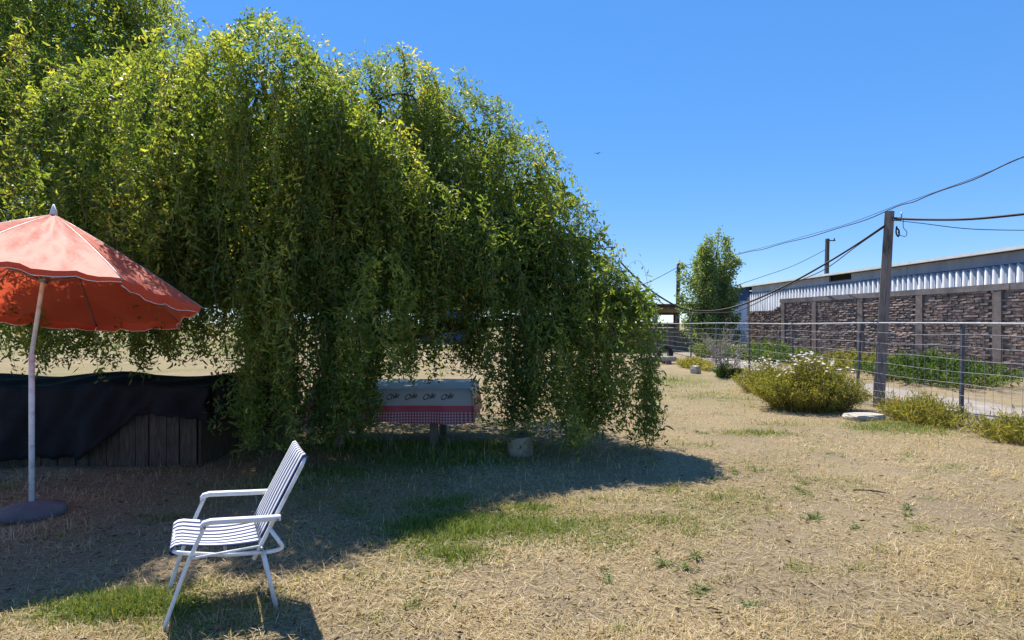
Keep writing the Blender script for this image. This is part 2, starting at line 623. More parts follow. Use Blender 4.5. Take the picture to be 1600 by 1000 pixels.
# ------------------------------------------------------------------ ground
GREEN = [(760, 826, 0.75, 0.36, 1.3), (690, 790, 0.30, 0.2, 0.8), (815, 795, 0.3, 0.15, 0.7), (720, 868, 0.3, 0.16, 0.8),
         (1040, 815, 0.45, 0.25, 0.55), (1075, 830, 0.2, 0.14, 0.5), (1180, 677, 0.55, 0.25, 0.75),
         (1230, 662, 0.7, 0.4, 0.35), (195, 950, 0.4, 0.18, 1.3), (300, 930, 0.3, 0.2, 0.5), (1060, 595, 0.9, 1.6, 0.6),
         (1120, 620, 1.0, 1.5, 0.35), (600, 700, 1.2, 0.6, 0.85), (520, 740, 0.8, 0.4, 0.6), (760, 700, 1.0, 0.5, 0.8), (680, 720, 1.0, 0.4, 0.8),
         (450, 760, 0.8, 0.3, 0.45), (1410, 668, 0.7, 0.6, 0.9), (1200, 585, 1.2, 2.5, 0.6), (590, 905, 0.3, 0.15, 0.25),
         (1090, 770, 0.6, 0.3, 0.25), (1000, 780, 0.5, 0.2, 0.3)]
GREEN_W = [(*at(px, py)[:2], rx, ry, s) for px, py, rx, ry, s in GREEN]


def greenness(x, y):
    g = np.zeros_like(x, dtype=float)
    for cx, cy, rx, ry, s in GREEN_W:
        g = np.maximum(g, s * np.exp(-(((x - cx) / rx) ** 2 + ((y - cy) / ry) ** 2)))
    n = vnoise(x, y, 3, 1.6, 4)
    n2 = vnoise(x, y, 63, 4.0, 3)
    g = g * (0.45 + 1.1 * n) + np.clip((n - 0.62) * 2.2, 0, 0.45) + np.clip((n2 - 0.72) * 5, 0, 0.6)
    far = np.clip((y - 12) / 20, 0, 1)
    g = g + far * np.clip((vnoise(x, y, 5, 0.25, 3) - 0.36) * 2.2, 0, 0.75)
    return np.clip(g, 0, 1)


def ground_z(x, y):
    return (vnoise(x, y, 8, 0.7, 3) - 0.5) * 0.05 * np.clip((40 - y) / 20, 0, 1) * np.clip((y + 6) / 6, 0, 1)


def gaps(a, b, step, far):
    mid = list(np.arange(a, b + 1e-6, step))
    lo, hi, d = [], [], step
    x = a
    while x > -far:
        d *= 1.35
        x -= d
        lo.append(x)
    x, d = b, step
    while x < far:
        d *= 1.35
        x += d
        hi.append(x)
    return np.array(lo[::-1] + mid + hi)


gx, gy = gaps(-8, 12, 0.15, 900), gaps(1.5, 26, 0.15, 900)
GX, GY = np.meshgrid(gx, gy)
GV = np.stack([GX.ravel(), GY.ravel(), ground_z(GX, GY).ravel()], 1)
nx_, ny_ = len(gx), len(gy)
ii = (np.arange(ny_ - 1)[:, None] * nx_ + np.arange(nx_ - 1)[None]).ravel()
GF = np.stack([ii, ii + 1, ii + nx_ + 1, ii + nx_], 1)


def ground_material():
    m, n, b = new_mat('dry lawn soil')
    tc = n.nodes.new('ShaderNodeTexCoord')

    def noise(s, d=5, r=0.6):
        k = n.nodes.new('ShaderNodeTexNoise')
        k.inputs['Scale'].default_value = s
        k.inputs['Detail'].default_value = d
        k.inputs['Roughness'].default_value = r
        n.links.new(tc.outputs['Object'], k.inputs['Vector'])
        return k.outputs[0]

    def ramp(src, stops):
        rp = n.nodes.new('ShaderNodeValToRGB')
        e = rp.color_ramp.elements
        e[0].position, e[0].color = stops[0][0], (*stops[0][1], 1)
        e[1].position, e[1].color = stops[-1][0], (*stops[-1][1], 1)
        for p, c in stops[1:-1]:
            e.new(p).color = (*c, 1)
        n.links.new(src, rp.inputs[0])
        return rp.outputs[0]

    def mix(f, a, bb):
        k = n.nodes.new('ShaderNodeMix')
        k.data_type = 'RGBA'
        n.links.new(f, k.inputs[0])
        n.links.new(a, k.inputs[6])
        n.links.new(bb, k.inputs[7])
        return k.outputs[2]

    fine = noise(55, 8, 0.75)
    straw = ramp(fine, [(0.30, (0.085, 0.06, 0.036)), (0.45, (0.27, 0.20, 0.115)), (0.6, (0.44, 0.34, 0.20)), (0.75, (0.60, 0.49, 0.31))])
    soil = ramp(fine, [(0.3, (0.16, 0.118, 0.075)), (0.7, (0.41, 0.315, 0.205))])
    grn = ramp(fine, [(0.3, (0.05, 0.065, 0.018)), (0.55, (0.16, 0.18, 0.05)), (0.75, (0.36, 0.33, 0.14))])
    pat = ramp(noise(0.9, 6), [(0.46, (0, 0, 0)), (0.62, (1, 1, 1))])
    c = mix(pat, straw, soil)
    a = n.nodes.new('ShaderNodeAttribute')
    a.attribute_name = 'green'
    c = mix(a.outputs['Fac'], c, grn)
    n.links.new(c, b.inputs['Base Color'])
    b.inputs['Roughness'].default_value = 0.95
    b.inputs['Specular IOR Level'].default_value = 0.1
    bp = n.nodes.new('ShaderNodeBump')
    bp.inputs['Strength'].default_value = 0.9
    bp.inputs['Distance'].default_value = 0.03
    n.links.new(fine, bp.inputs['Height'])
    n.links.new(bp.outputs[0], b.inputs['Normal'])
    return m


me = np_mesh('ground', GV, GF, mat=ground_material(), smooth=True, attrs={'green': greenness(GX, GY).ravel()})
ground = link('ground', me, None)
tag(ground, kind='structure')

# path of trodden cement beyond the fence, on a bed slightly above the ground
pth = MB()
segs = [(7.25, 6.5), (7.3, 10), (7.25, 14), (7.35, 18), (7.6, 24), (8.0, 30), (8.4, 38)]
pv, pf = [], []
for i, (x, y) in enumerate(segs):
    wd = 1.35 + 0.12 * math.sin(i * 2.1)
    for k in range(4):
        pv.append((x + wd * k / 3 + (0.06 * math.sin(i * 3 + k) if k in (0, 3) else 0), y, 0.045))
for i in range(len(segs) - 1):
    for k in range(3):
        pf.append((i * 4 + k, i * 4 + k + 1, i * 4 + k + 5, i * 4 + k + 4))
n0 = len(pv)
pv += [(a, b_, -0.03) for a, b_, c in pv]
for i in range(len(segs) - 1):
    pf.append((i * 4, (i + 1) * 4, n0 + (i + 1) * 4, n0 + i * 4))
    pf.append((i * 4 + 3, n0 + i * 4 + 3, n0 + (i + 1) * 4 + 3, (i + 1) * 4 + 3))
pth.add(pv, pf)
tag(pth.build('path', M['path']), kind='structure')

# ------------------------------------------------------------------ warehouse
def wx(y):
    return 17.55 - (y - 20) * 0.045


wh = empty('warehouse', (17.0, 32, 0), 0, 'long low warehouse with white corrugated sheets and grey band under its roof edge', 'warehouse')
WL = Matrix.Translation((-17.0, -32, 0))


def wpart(mb, name, mat, parent=wh, smooth=False):
    o = mb.build(name, mat, parent, smooth)
    o.data.transform(WL)
    return o


Y0, Y1, YB, YC = 15.0, 42.4, 46.0, 51.0
sheet_y = [15.0 + 1.37 * i for i in range(21)]
for i in range(len(sheet_y) - 1):
    a, b_ = sheet_y[i], min(sheet_y[i + 1] - 0.012, Y1)
    npt = 33
    vs, fs = [], []
    dx = random.uniform(-0.012, 0.012)
    for k in range(npt):
        y = a + (b_ - a) * k / (npt - 1)
        ph = 2 * math.pi * (y - 15) / 0.3425
        x = wx(y) - 0.11 + dx + 0.045 * math.sin(ph)
        top = 3.50 + 0.05 * math.sin(ph + math.pi) + 0.02 * math.sin(i * 5)
        vs += [(x, y, 0.0), (x, y, top), (x + 0.02, y, top), (x + 0.02, y, 0.0)]
    for k in range(npt - 1):
        for j in range(3):
            fs.append((k * 4 + j, k * 4 + j + 1, k * 4 + j + 5, k * 4 + j + 4))
    m_ = MB(); m_.add(vs, fs)
    wpart(m_, 'corrugated_sheet', M['sheet_white'], smooth=True)


def wall_strip(ya, yb, z0, z1, off=0.0, th=0.1):
    m_ = MB()
    vs = []
    for y in (ya, yb):
        x = wx(y) + off
        vs += [(x, y, z0), (x, y, z1), (x + th, y, z1), (x + th, y, z0)]
    m_.add(vs, [(0, 1, 5, 4), (1, 2, 6, 5), (2, 3, 7, 6), (3, 0, 4, 7), (3, 2, 1, 0), (4, 5, 6, 7)])
    return m_


for a, b_ in ((15, 20.9), (20.92, 26.8), (26.82, 30.9), (32.9, 38.0), (38.02, 42.38)):
    wpart(wall_strip(a, b_, 2.6, 4.0, 0.0), 'upper_panel', M['sheet_grey'])
wpart(wall_strip(30.92, 32.88, 2.6, 3.72, 0.0), 'upper_panel', M['sheet_grey'])
wpart(wall_strip(30.95, 32.85, 3.7, 4.0, 0.12, 0.05), 'vent_dark_sheet', M['gap_dark_paint'])  # solid sheet behind the gap, the inner darkness painted on it
wpart(wall_strip(30.95, 32.85, 3.70, 3.735, -0.03, 0.06), 'vent_sill', M['sheet_brown'])
wpart(wall_strip(15, 42.38, 3.56, 3.585, -0.025, 0.02), 'rail', M['sheet_blue'])
wpart(wall_strip(42.4, 42.75, 0, 3.3, -0.16, 0.25), 'corner_post', M['wood_dark'])
for i in range(4):
    a = 42.76 + i * 0.81
    vs, fs = [], []
    for k in range(17):
        y = a + 0.8 * k / 16
        x = wx(y) - 0.02 + 0.015 * math.sin(k * math.pi / 2)
        vs += [(x, y, 0), (x, y, 3.98), (x + 0.02, y, 3.98), (x + 0.02, y, 0)]
    for k in range(16):
        for j in range(3):
            fs.append((k * 4 + j, k * 4 + j + 1, k * 4 + j + 5, k * 4 + j + 4))
    m_ = MB(); m_.add(vs, fs)
    wpart(m_, 'corrugated_sheet', M['sheet_blue'], smooth=True)
for i in range(6):
    a = 46.02 + i * 0.83
    wpart(wall_strip(a, a + 0.82, 0, 3.97, 0.0 + 0.02 * (i % 2), 0.06), 'board', M['sheet_brown'])
# roof: thin sheet with a fascia, rising gently away from the camera side
vs = []
for y in (14.6, 51.4):
    x = wx(y) - 0.30
    vs += [(x, y, 4.02), (x, y, 4.13), (x + 8.5, y, 4.55), (x + 8.5, y, 4.44)]
m_ = MB(); m_.add(vs, [(0, 4, 5, 1), (1, 5, 6, 2), (2, 6, 7, 3), (3, 7, 4, 0), (0, 1, 2, 3), (7, 6, 5, 4)])
roof = wpart(m_, 'roof', M['roof_white'])
wpart(wall_strip(14.6, 51.4, 0, 4.4, 8.0, 0.1), 'back_wall', M['sheet_grey'])
m_ = MB(); m_.box((wx(51) + 4.0, 51.1, 2.1), (7.9, 0.1, 4.1)); wpart(m_, 'end_wall', M['sheet_brown'])
m_ = MB(); m_.box((wx(15) + 4.1, 14.85, 2.1), (7.9, 0.1, 4.1)); wpart(m_, 'end_wall', M['sheet_grey'])

# ------------------------------------------------------------------ brick wall
def bxp(y):
    return 12.2 + (32.0 - y) * 0.125


bw = empty('brick_wall', (13.2, 24, 0), 0, 'long rough brown brick wall with concrete piers and a concrete cap beam', 'wall')
BL = Matrix.Translation((-13.2, -24, 0))


def bpart(mb, name, mat, parent=bw, kind=None, smooth=False):
    o = mb.build(name, mat, parent, smooth, kind)
    o.data.transform(BL)
    return o


WANG = math.atan2(-0.125, 1)           # the wall runs along +Y and leans towards -X


def wall_box(m_, ya, yb, z0, z1, off=0.0, th=0.2, jit=0):
    vs = []
    for y in (ya, yb):
        x = bxp(y) + off
        for xx, zz in ((x, z0), (x, z1), (x + th, z1), (x + th, z0)):
            vs.append((xx + random.uniform(-jit, jit), y, zz + random.uniform(-jit, jit)))
    m_.add(vs, [(0, 1, 5, 4), (1, 2, 6, 5), (2, 3, 7, 6), (3, 0, 4, 7), (3, 2, 1, 0), (4, 5, 6, 7)])
    return m_


def wall_top(y):
    if y < 28.85:
        return 2.44
    if y < 29.6:
        return 2.44 - 0.28 * (y - 28.85) / 0.75
    return 2.15


m_ = MB()
yy = 14.0
while yy < 31.95:
    wall_box(m_, yy, yy + 0.25, 0, wall_top(yy + 0.2) - 0.03, 0.055, 0.16)
    yy += 0.25
bpart(m_, 'mortar_core', M['mortar'])
piers = [14.9, 17.7, 20.55, 23.4, 26.25, 28.6]
for y in piers:
    m_ = MB(); wall_box(m_, y - 0.14, y + 0.14, 0, 2.44, -0.03, 0.27, 0.004)
    bpart(m_, 'pier', M['pier'])
edges = [14.0, 17.3, 20.2, 23.05, 26.0, 28.85]
for a, b_ in zip(edges[:-1], edges[1:]):
    m_ = MB(); wall_box(m_, a, b_ - 0.006, 2.445, 2.63, -0.035, 0.28, 0.006)
    bpart(m_, 'cap_beam', M['concrete'])
m_ = MB(); wall_box(m_, 14, 31.9, 0, 0.17, -0.06, 0.3)
bpart(m_, 'footing', M['concrete'])
variants = []
for k in range(10):
    m_ = MB()
    m_.box((0, 0, 0), (0.15, 0.262, 0.068), 0, 0.013, 0.014 if k < 5 else 0)
    me = bpy.data.meshes.new('brick')
    me.from_pydata(m_.v, [], m_.f)
    me.materials.append(M['brick'])
    variants.append((me, m_))
spots = []
row, z = 0, 0.21
while z < 2.42:
    y = 14.05 + (0.13 if row % 2 else 0)
    while y < 31.9:
        if not any(abs(y - p) < 0.25 for p in piers) and z < wall_top(y + 0.1) - 0.02:
            spots.append((y, z + random.gauss(0, 0.006)))
        y += 0.282 + random.uniform(-0.012, 0.012)
    z += 0.088
    row += 1
vis = lambda y: 0 if bxp(y) / y * 960 + 800 < 1445 else 1
spots.sort(key=lambda s: (vis(s[0]), s[0]))
rest = MB()
for i, (y, z) in enumerate(spots):
    loc = Vector((bxp(y) + 0.075 + random.gauss(-0.010, 0.011), y, z))
    rx, rz = random.gauss(0, 0.05), -WANG * -1 + random.gauss(0, 0.05)
    rot = Matrix.Rotation(math.atan(0.125) + random.gauss(0, 0.05), 4, 'Z') @ Matrix.Rotation(random.gauss(0, 0.035), 4, 'X')
    me, src = variants[i % 5] if i < 300 else variants[5 + i % 5]
    if i < 300:
        o = bpy.data.objects.new('brick', me)
        COL.objects.link(o)
        o.parent = bw
        o.matrix_local = Matrix.Translation(loc - Vector((13.2, 24, 0))) @ rot
    else:
        rest.add([loc + rot @ Vector(v) for v in src.v], src.f)
bpart(rest, 'bricks', M['brick'], kind='stuff')

# ------------------------------------------------------------------ blue shed seen through the willow
bs = empty('blue_shed', (-5.0, 45, 0), 0, 'small bright blue shed with brown roof far behind the willow', 'shed')
MB().box((0, 1.2, 1.3), (3.6, 2.4, 2.6)).build('wall', M['blue_paint'], bs)
for i in range(12):
    MB().box((-1.65 + i * 0.3, -0.02, 1.3), (0.05, 0.06, 2.6)).build('batten', M['blue_paint'], bs)
m_ = MB(); m_.add([(-2, -0.4, 2.62), (2, -0.4, 2.62), (2, 2.8, 3.1), (-2, 2.8, 3.1), (-2, -0.4, 2.78), (2, -0.4, 2.78), (2, 2.8, 3.26), (-2, 2.8, 3.26)],
                  [(3, 2, 1, 0), (4, 5, 6, 7), (0, 1, 5, 4), (1, 2, 6, 5), (2, 3, 7, 6), (3, 0, 4, 7)])
m_.build('roof', M['roof_old'], bs)
MB().box((-0.9, -0.035, 1.0), (0.85, 0.05, 2.0)).build('door', M['wood_dark'], bs)

# ------------------------------------------------------------------ open shelter
sh = empty('open_shelter', (7.4, 33, 0), 0, 'low open shelter with flat dark roof on yellowish posts beyond the fence', 'shelter')
m_ = MB()
for k in range(24):
    x0 = -3.6 + k * 0.25
    vs = [(x0, -1.0, 2.46), (x0 + 0.25, -1.0, 2.46), (x0 + 0.25, 3.6, 2.10), (x0, 3.6, 2.10),
          (x0, -1.0, 2.51), (x0 + 0.25, -1.0, 2.51), (x0 + 0.25, 3.6, 2.15), (x0, 3.6, 2.15)]
    m_.add(vs, [(3, 2, 1, 0), (4, 5, 6, 7), (0, 1, 5, 4), (2, 3, 7, 6)])
m_.build('roof', M['roof_old'], sh)
MB().box((-0.6, -0.85, 2.38), (6.2, 0.08, 0.13)).build('beam', M['wood_dark'], sh)
MB().box((-0.6, 3.3, 2.05), (6.2, 0.08, 0.13)).build('beam', M['wood_dark'], sh)
for x, mm, wd in ((-3.4, 'wood_yellow', 0.16), (0.1, 'wood_yellow', 0.2), (2.2, 'wood_dark', 0.14)):
    MB().tube([(x, -0.85, 0), (x + 0.02, -0.85, 2.31)], [wd / 2 * 1.25, wd / 2 * 1.1], 10).build('post', M[mm], sh, True)
for x in (-3.4, -0.6, 2.2):
    MB().tube([(x, 3.3, 0), (x, 3.3, 2.0)], 0.07, 8).build('post', M['wood_dark'], sh, True)
for k in range(5):
    MB().box((-0.6, 3.42 + 0.01 * (k % 2), 0.15 + k * 0.31), (6.1, 0.04, 0.28)).build('board', M['wood_grey'], sh)
for k in range(4):
    MB().box((-2.6 + k * 1.5, -0.7, 0.58), (1.44, 0.05, 1.1)).build('board', M['wood_grey'], sh)

# ------------------------------------------------------------------ poles
def lean_post(name, p0, p1, w0, w1, mat, rz, label, cat='pole', d=None):
    o = empty(name, p0, 0, label, cat)
    m_ = MB()
    p0, p1 = Vector(p0), Vector(p1)
    ax = p1 - p0
    vs = []
    N = 8
    for i in range(N + 1):
        t = i / N
        c = ax * t
        wd = w0 * (1 - t) + w1 * t
        dd = (d or wd)
        for k in range(8):
            sx_, sy_ = ((-1, -.8), (-.8, -1), (.8, -1), (1, -.8), (1, .8), (.8, 1), (-.8, 1), (-1, .8))[k]
            x, y = sx_ * wd / 2 + random.uniform(-.003, .003), sy_ * dd / 2 + random.uniform(-.003, .003)
            vs.append((c.x + x * math.cos(rz) - y * math.sin(rz), c.y + x * math.sin(rz) + y * math.cos(rz), c.z))
    fs = [(i * 8 + k, i * 8 + (k + 1) % 8, i * 8 + 8 + (k + 1) % 8, i * 8 + 8 + k) for i in range(N) for k in range(8)]
    fs += [tuple(range(7, -1, -1)), tuple(N * 8 + k for k in range(8))]
    m_.add(vs, fs)
    m_.build('shaft', mat, o)
    return o


pole = lean_post('utility_pole', (6.62, 11.1, 0), (6.82, 11.1, 3.52), 0.15, 0.12, M['pole_wood'], R(28),
                 'leaning square weathered wooden utility pole with cables beside the flowering bush')
MB().tube([(0.22, -0.05, 3.37), (0.36, -0.08, 3.37)], 0.035, 8).build('cable_clamp', M['steel'], pole, True)
MB().tube([(0.38, -0.06, 3.36), (0.38, -0.06, 3.50)], 0.012, 6).build('hook', M['steel'], pole, True)
MB().tube([(0.27, -0.08, 3.22), (0.31, -0.10, 3.15), (0.30, -0.10, 3.05), (0.27, -0.08, 3.12), (0.28, -0.08, 3.24)], 0.014, 6, smooth_path=4).build('cable_loop', M['cable'], pole, True)
MB().tube([(0.40, -0.08, 3.36), (0.40, -0.08, 3.22), (0.46, -0.08, 3.14), (0.44, -0.08, 3.06), (0.34, -0.08, 3.08), (0.30, -0.08, 3.14)], 0.006, 5, smooth_path=5).build('cable_loop', M['cable'], pole, True)
p = at(1058, Y=45)
fp = lean_post('utility_pole', (p.x, 45, 0), (p.x + 0.1, 45, 5.9), 0.26, 0.2, M['dark_pole'], R(10), 'dark bare pole rising behind the open shelter roof')
MB().box((0.1, -0.02, 5.25), (0.5, 0.07, 0.07)).build('crossarm', M['dark_pole'], fp)
p = at(1289, Y=48)
fp = lean_post('utility_pole', (p.x, 48, 0), (p.x + 0.2, 48, 8.1), 0.30, 0.24, M['dark_pole'], R(10), 'dark pole with short arm rising above the warehouse roof')
MB().box((0.42, -0.02, 7.95), (0.75, 0.08, 0.08)).build('crossarm', M['dark_pole'], fp)
MB().tube([(0.72, -0.02, 7.98), (0.72, -0.02, 8.14)], 0.05, 6).build('insulator', M['dark_pole'], fp)


def cable(pts, r, label, group=None, wob=0.0):
    P = [at(px, py, Y) for px, py, Y in pts]
    P, _ = catmull(P, r, 6)
    if wob:
        P = [q + Vector((0, 0, wob * math.sin(i * 0.8) * (1 if 0 < i < len(P) - 1 else 0))) for i, q in enumerate(P)]
    m_ = MB(); m_.tube(P, r, 6)
    o = m_.build('power_cable', M['cable'], None, True)
    tag(o, label, 'cable', group)
    return o


def dep(px, pa, Ya, pb, Yb):
    t = (px - pa) / (pb - pa)
    return 1 / ((1 - t) / Ya + t / Yb)


main = [(1384, 351), (1340, 381), (1290, 412), (1240, 440), (1190, 464), (1150, 479), (1110, 486), (1070, 483), (1035, 466), (1000, 440), (968, 408)]
cable([(x, y, dep(x, 1384, 11.1, 968, 14)) for x, y in main], 0.019, 'thick black sagging cable from the leaning pole to the willow')
cable([(x, y + (5 if 1000 < x < 1380 else 2) + 3 * math.sin(x * 0.05), dep(x, 1384, 11.15, 968, 14.2)) for x, y in main], 0.009,
      'thinner black cable drooping just below the thick sagging cable')
top = [(1600, 245), (1520, 280), (1440, 310), (1400, 324), (1330, 351), (1260, 371), (1200, 387), (1165, 395), (1110, 407), (1058, 417)]
cable([(x, y, dep(x, 1600, 15, 1058, 44.9)) for x, y in top], 0.016, 'thin overhead wire running high above the leaning pole', wob=0.02)
cable([(x, y - 3 * math.sin((x - 1058) / 542 * 3.14), dep(x, 1600, 15.2, 1058, 44.9)) for x, y in top], 0.009, 'uppermost thin overhead wire beside its twin above the leaning pole')
cable([(1058, 418, 44.9), (1030, 433, 43), (1005, 444, 41), (960, 455, 39)], 0.02, 'wire from the bare pole down towards the willow')
cable([(1290, 390, 47.9), (1240, 415, 46), (1180, 436, 42), (1120, 456, 37), (1060, 470, 33)], 0.02, 'wire from the warehouse pole down behind the poplar')
cable([(1395, 341, 11.05), (1440, 343, 10.6), (1520, 342, 9.8), (1640, 330, 8.8)], 0.022, 'thick twisted cable leaving the leaning pole to the right')
cable([(1397, 344, 11.05), (1440, 349, 10.6), (1520, 358, 9.8), (1640, 360, 8.8)], 0.007, 'thin wire dropping right from the leaning pole')

# ------------------------------------------------------------------ wire fence
def fx(y):
    return 6.42 - 0.012 * (y - 16)


fe = empty('wire_fence', (6.4, 16, 0), 0, 'wire mesh fence with dark posts and a pale top rail along the path', 'fence')
FL = Matrix.Translation((-6.4, -16, 0))


def fpart(mb, name, mat, kind=None, smooth=True):
    o = mb.build(name, mat, fe, smooth, kind)
    o.data.transform(FL)
    return o


posts = [6.3, 8.9, 11.55, 14.1, 16.6, 19.2, 21.8, 24.9, 28.2, 31.5]
for i, y in enumerate(posts):
    lean = 0.09 if i == 2 else random.uniform(-0.02, 0.03)
    m_ = MB(); m_.tube([(fx(y), y, -0.05), (fx(y) + lean, y, 1.53)], 0.030, 4, square=True)
    fpart(m_, 'post', M['fence_post'], smooth=False)
ry = [6.3, 9, 11.5, 14.1, 16.6, 19.2, 21.8, 24.9, 28.2, 31.5]
m_ = MB(); m_.tube([(fx(y) - 0.01, y, 1.495 + 0.012 * math.sin(y * 1.7)) for y in ry], 0.013, 8, smooth_path=3)
fpart(m_, 'top_rail', M['galv'])
for k, z in enumerate((0.06, 0.18, 0.31, 0.46, 0.62, 0.80, 0.98, 1.16, 1.33)):
    m_ = MB(); m_.tube([(fx(y) - 0.045 + 0.01 * math.sin(y * 3 + k), y, z + 0.012 * math.sin(y * 2.3 + k * 1.7)) for y in np.arange(6.3, 31.6, 0.6)], 0.003, 4)
    fpart(m_, 'wire', M['wire'])
m_ = MB()
y = 6.3
while y < 31.5:
    m_.tube([(fx(y) - 0.05, y, 0.03), (fx(y) - 0.045 + random.uniform(-.01, .01), y + random.uniform(-.02, .02), 0.7),
             (fx(y) - 0.05, y + random.uniform(-.02, .02), 1.34)], 0.0022, 3, cap=False)
    y += 0.15
fpart(m_, 'mesh_wires', M['wire'], 'stuff')

# ------------------------------------------------------------------ foliage materials
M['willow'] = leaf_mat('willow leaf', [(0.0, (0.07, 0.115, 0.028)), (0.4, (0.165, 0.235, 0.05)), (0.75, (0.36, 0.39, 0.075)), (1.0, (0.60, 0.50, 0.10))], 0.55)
M['poplar'] = leaf_mat('poplar leaf', [(0.0, (0.10, 0.15, 0.065)), (0.6, (0.21, 0.275, 0.11)), (1.0, (0.38, 0.41, 0.19))], 0.55)
M['bush'] = leaf_mat('bush leaf', [(0.0, (0.10, 0.10, 0.03)), (0.35, (0.22, 0.215, 0.05)), (0.7, (0.38, 0.34, 0.085)), (1.0, (0.46, 0.30, 0.13))], 0.45, 0.7, 0.15)
M['weed'] = leaf_mat('weed leaf', [(0.0, (0.03, 0.06, 0.012)), (0.5, (0.08, 0.14, 0.03)), (1.0, (0.24, 0.27, 0.07))], 0.35, 0.6, 0.2)
M['grass'] = leaf_mat('grass blade', [(0.0, (0.04, 0.075, 0.014)), (0.3, (0.17, 0.235, 0.035)), (0.5, (0.33, 0.27, 0.10)), (0.65, (0.40, 0.295, 0.165)), (1.0, (0.70, 0.58, 0.39))], 0.3, 0.7, 0.2)

# ------------------------------------------------------------------ willow
willow = empty('willow_tree', (-3.45, 8.4, 0), 0, 'huge weeping curly willow with curtains of hanging twisted leaves', 'tree')
WT = np.array([-3.45, 8.4, 0.0])


def zbot(x, front):
    z = np.select([x < -2.75, x < -1.42, x < -0.35, x < 0.55, x < 0.85], [0.93, 0.20, 0.82, 0.28, 0.08], 0.03)
    return np.where(front, z, np.maximum(z, 1.25))


# px of the top, py of the top, depth, radius, vertical radius, extra density
DOMES = [
    (408, 66, 6.95, 1.12, 1.7, 1.2), (535, 200, 6.9, 0.72, 1.0, 2.0), (235, 110, 7.4, 1.15, 1.6, 1.25), (125, -60, 9.5, 1.35, 1.5, 1.6),
    (588, 112, 8.5, 1.10, 1.5, 1.0), (705, 145, 8.7, 1.04, 1.5, 1.0), (812, 220, 8.5, 0.90, 1.3, 1.1), (876, 318, 7.8, 0.64, 1.1, 1.5),
    (950, 425, 7.4, 0.58, 0.8, 3.3), (660, 265, 7.5, 0.75, 1.1, 1.3), (785, 330, 7.5, 0.70, 1.0, 2.1), (30, 70, 7.9, 1.3, 1.7, 0.9),
    (330, 230, 6.8, 0.68, 0.9, 1.4), (475, 315, 6.5, 0.52, 0.7, 2.3), (872, 478, 7.2, 0.52, 0.6, 3.2), (190, 275, 7.2, 0.66, 0.8, 1.8),
    (512, 175, 10.2, 1.7, 2.0, 0.42), (745, 245, 10.0, 1.3, 1.6, 0.42), (320, 140, 11.2, 1.8, 2.0, 0.4),
]
LEAF_PER_M, STARTS = 53, 16.5
MOUNDS = []
for px, py, Yc, r, h, dn in DOMES:
    c = at(px, py, Yc)
    MOUNDS.append((c.x, c.y, c.z, r, h, dn, 0.0))
SHADE_MOUND = at(322, 62, 6.15)
MOUNDS.append((SHADE_MOUND.x, SHADE_MOUND.y, SHADE_MOUND.z, 0.72, 0.85, 1.5, 2.55))  # foliage mound added to throw shade on the ground around the lawn chair
# smaller shoulders of foliage that stand out of the big mounds, each with its own fall of twigs
rg = random.Random(77)
for cx, cy, zt, r, h, dn, _ in list(MOUNDS[:len(DOMES)]):
    if dn < 0.7:
        continue
    toc = math.atan2(-cy, -cx)
    for k in range(int(3 + r * 4.0)):
        a_ = toc + rg.uniform(-1.75, 1.75)
        th_ = rg.uniform(0.35, 1.45)
        q_ = rg.uniform(0.26, 0.58) * min(1, 0.6 + 0.45 * r)
        ss_ = math.sin(th_)
        drop_ = rg.choice((0, 0, 0.35, 0.8)) if th_ > 1.0 else 0
        z_ = zt - h * (1 - math.cos(th_)) + rg.uniform(0.02, 0.22) - drop_
        if cx > -0.2 and math.cos(a_) > 0.45:
            continue
        MOUNDS.append((cx + r * ss_ * 0.93 * math.cos(a_), cy + r * ss_ * 0.93 * math.sin(a_), z_, q_, q_ * rg.uniform(0.7, 1.0), 1.5, z_ - rg.uniform(0.7, 1.5)))
tw_paths, leaf_pos, leaf_ax, leaf_L, leaf_W, leaf_t = [], [], [], [], [], []
inner_pos = []
limb_tops = []
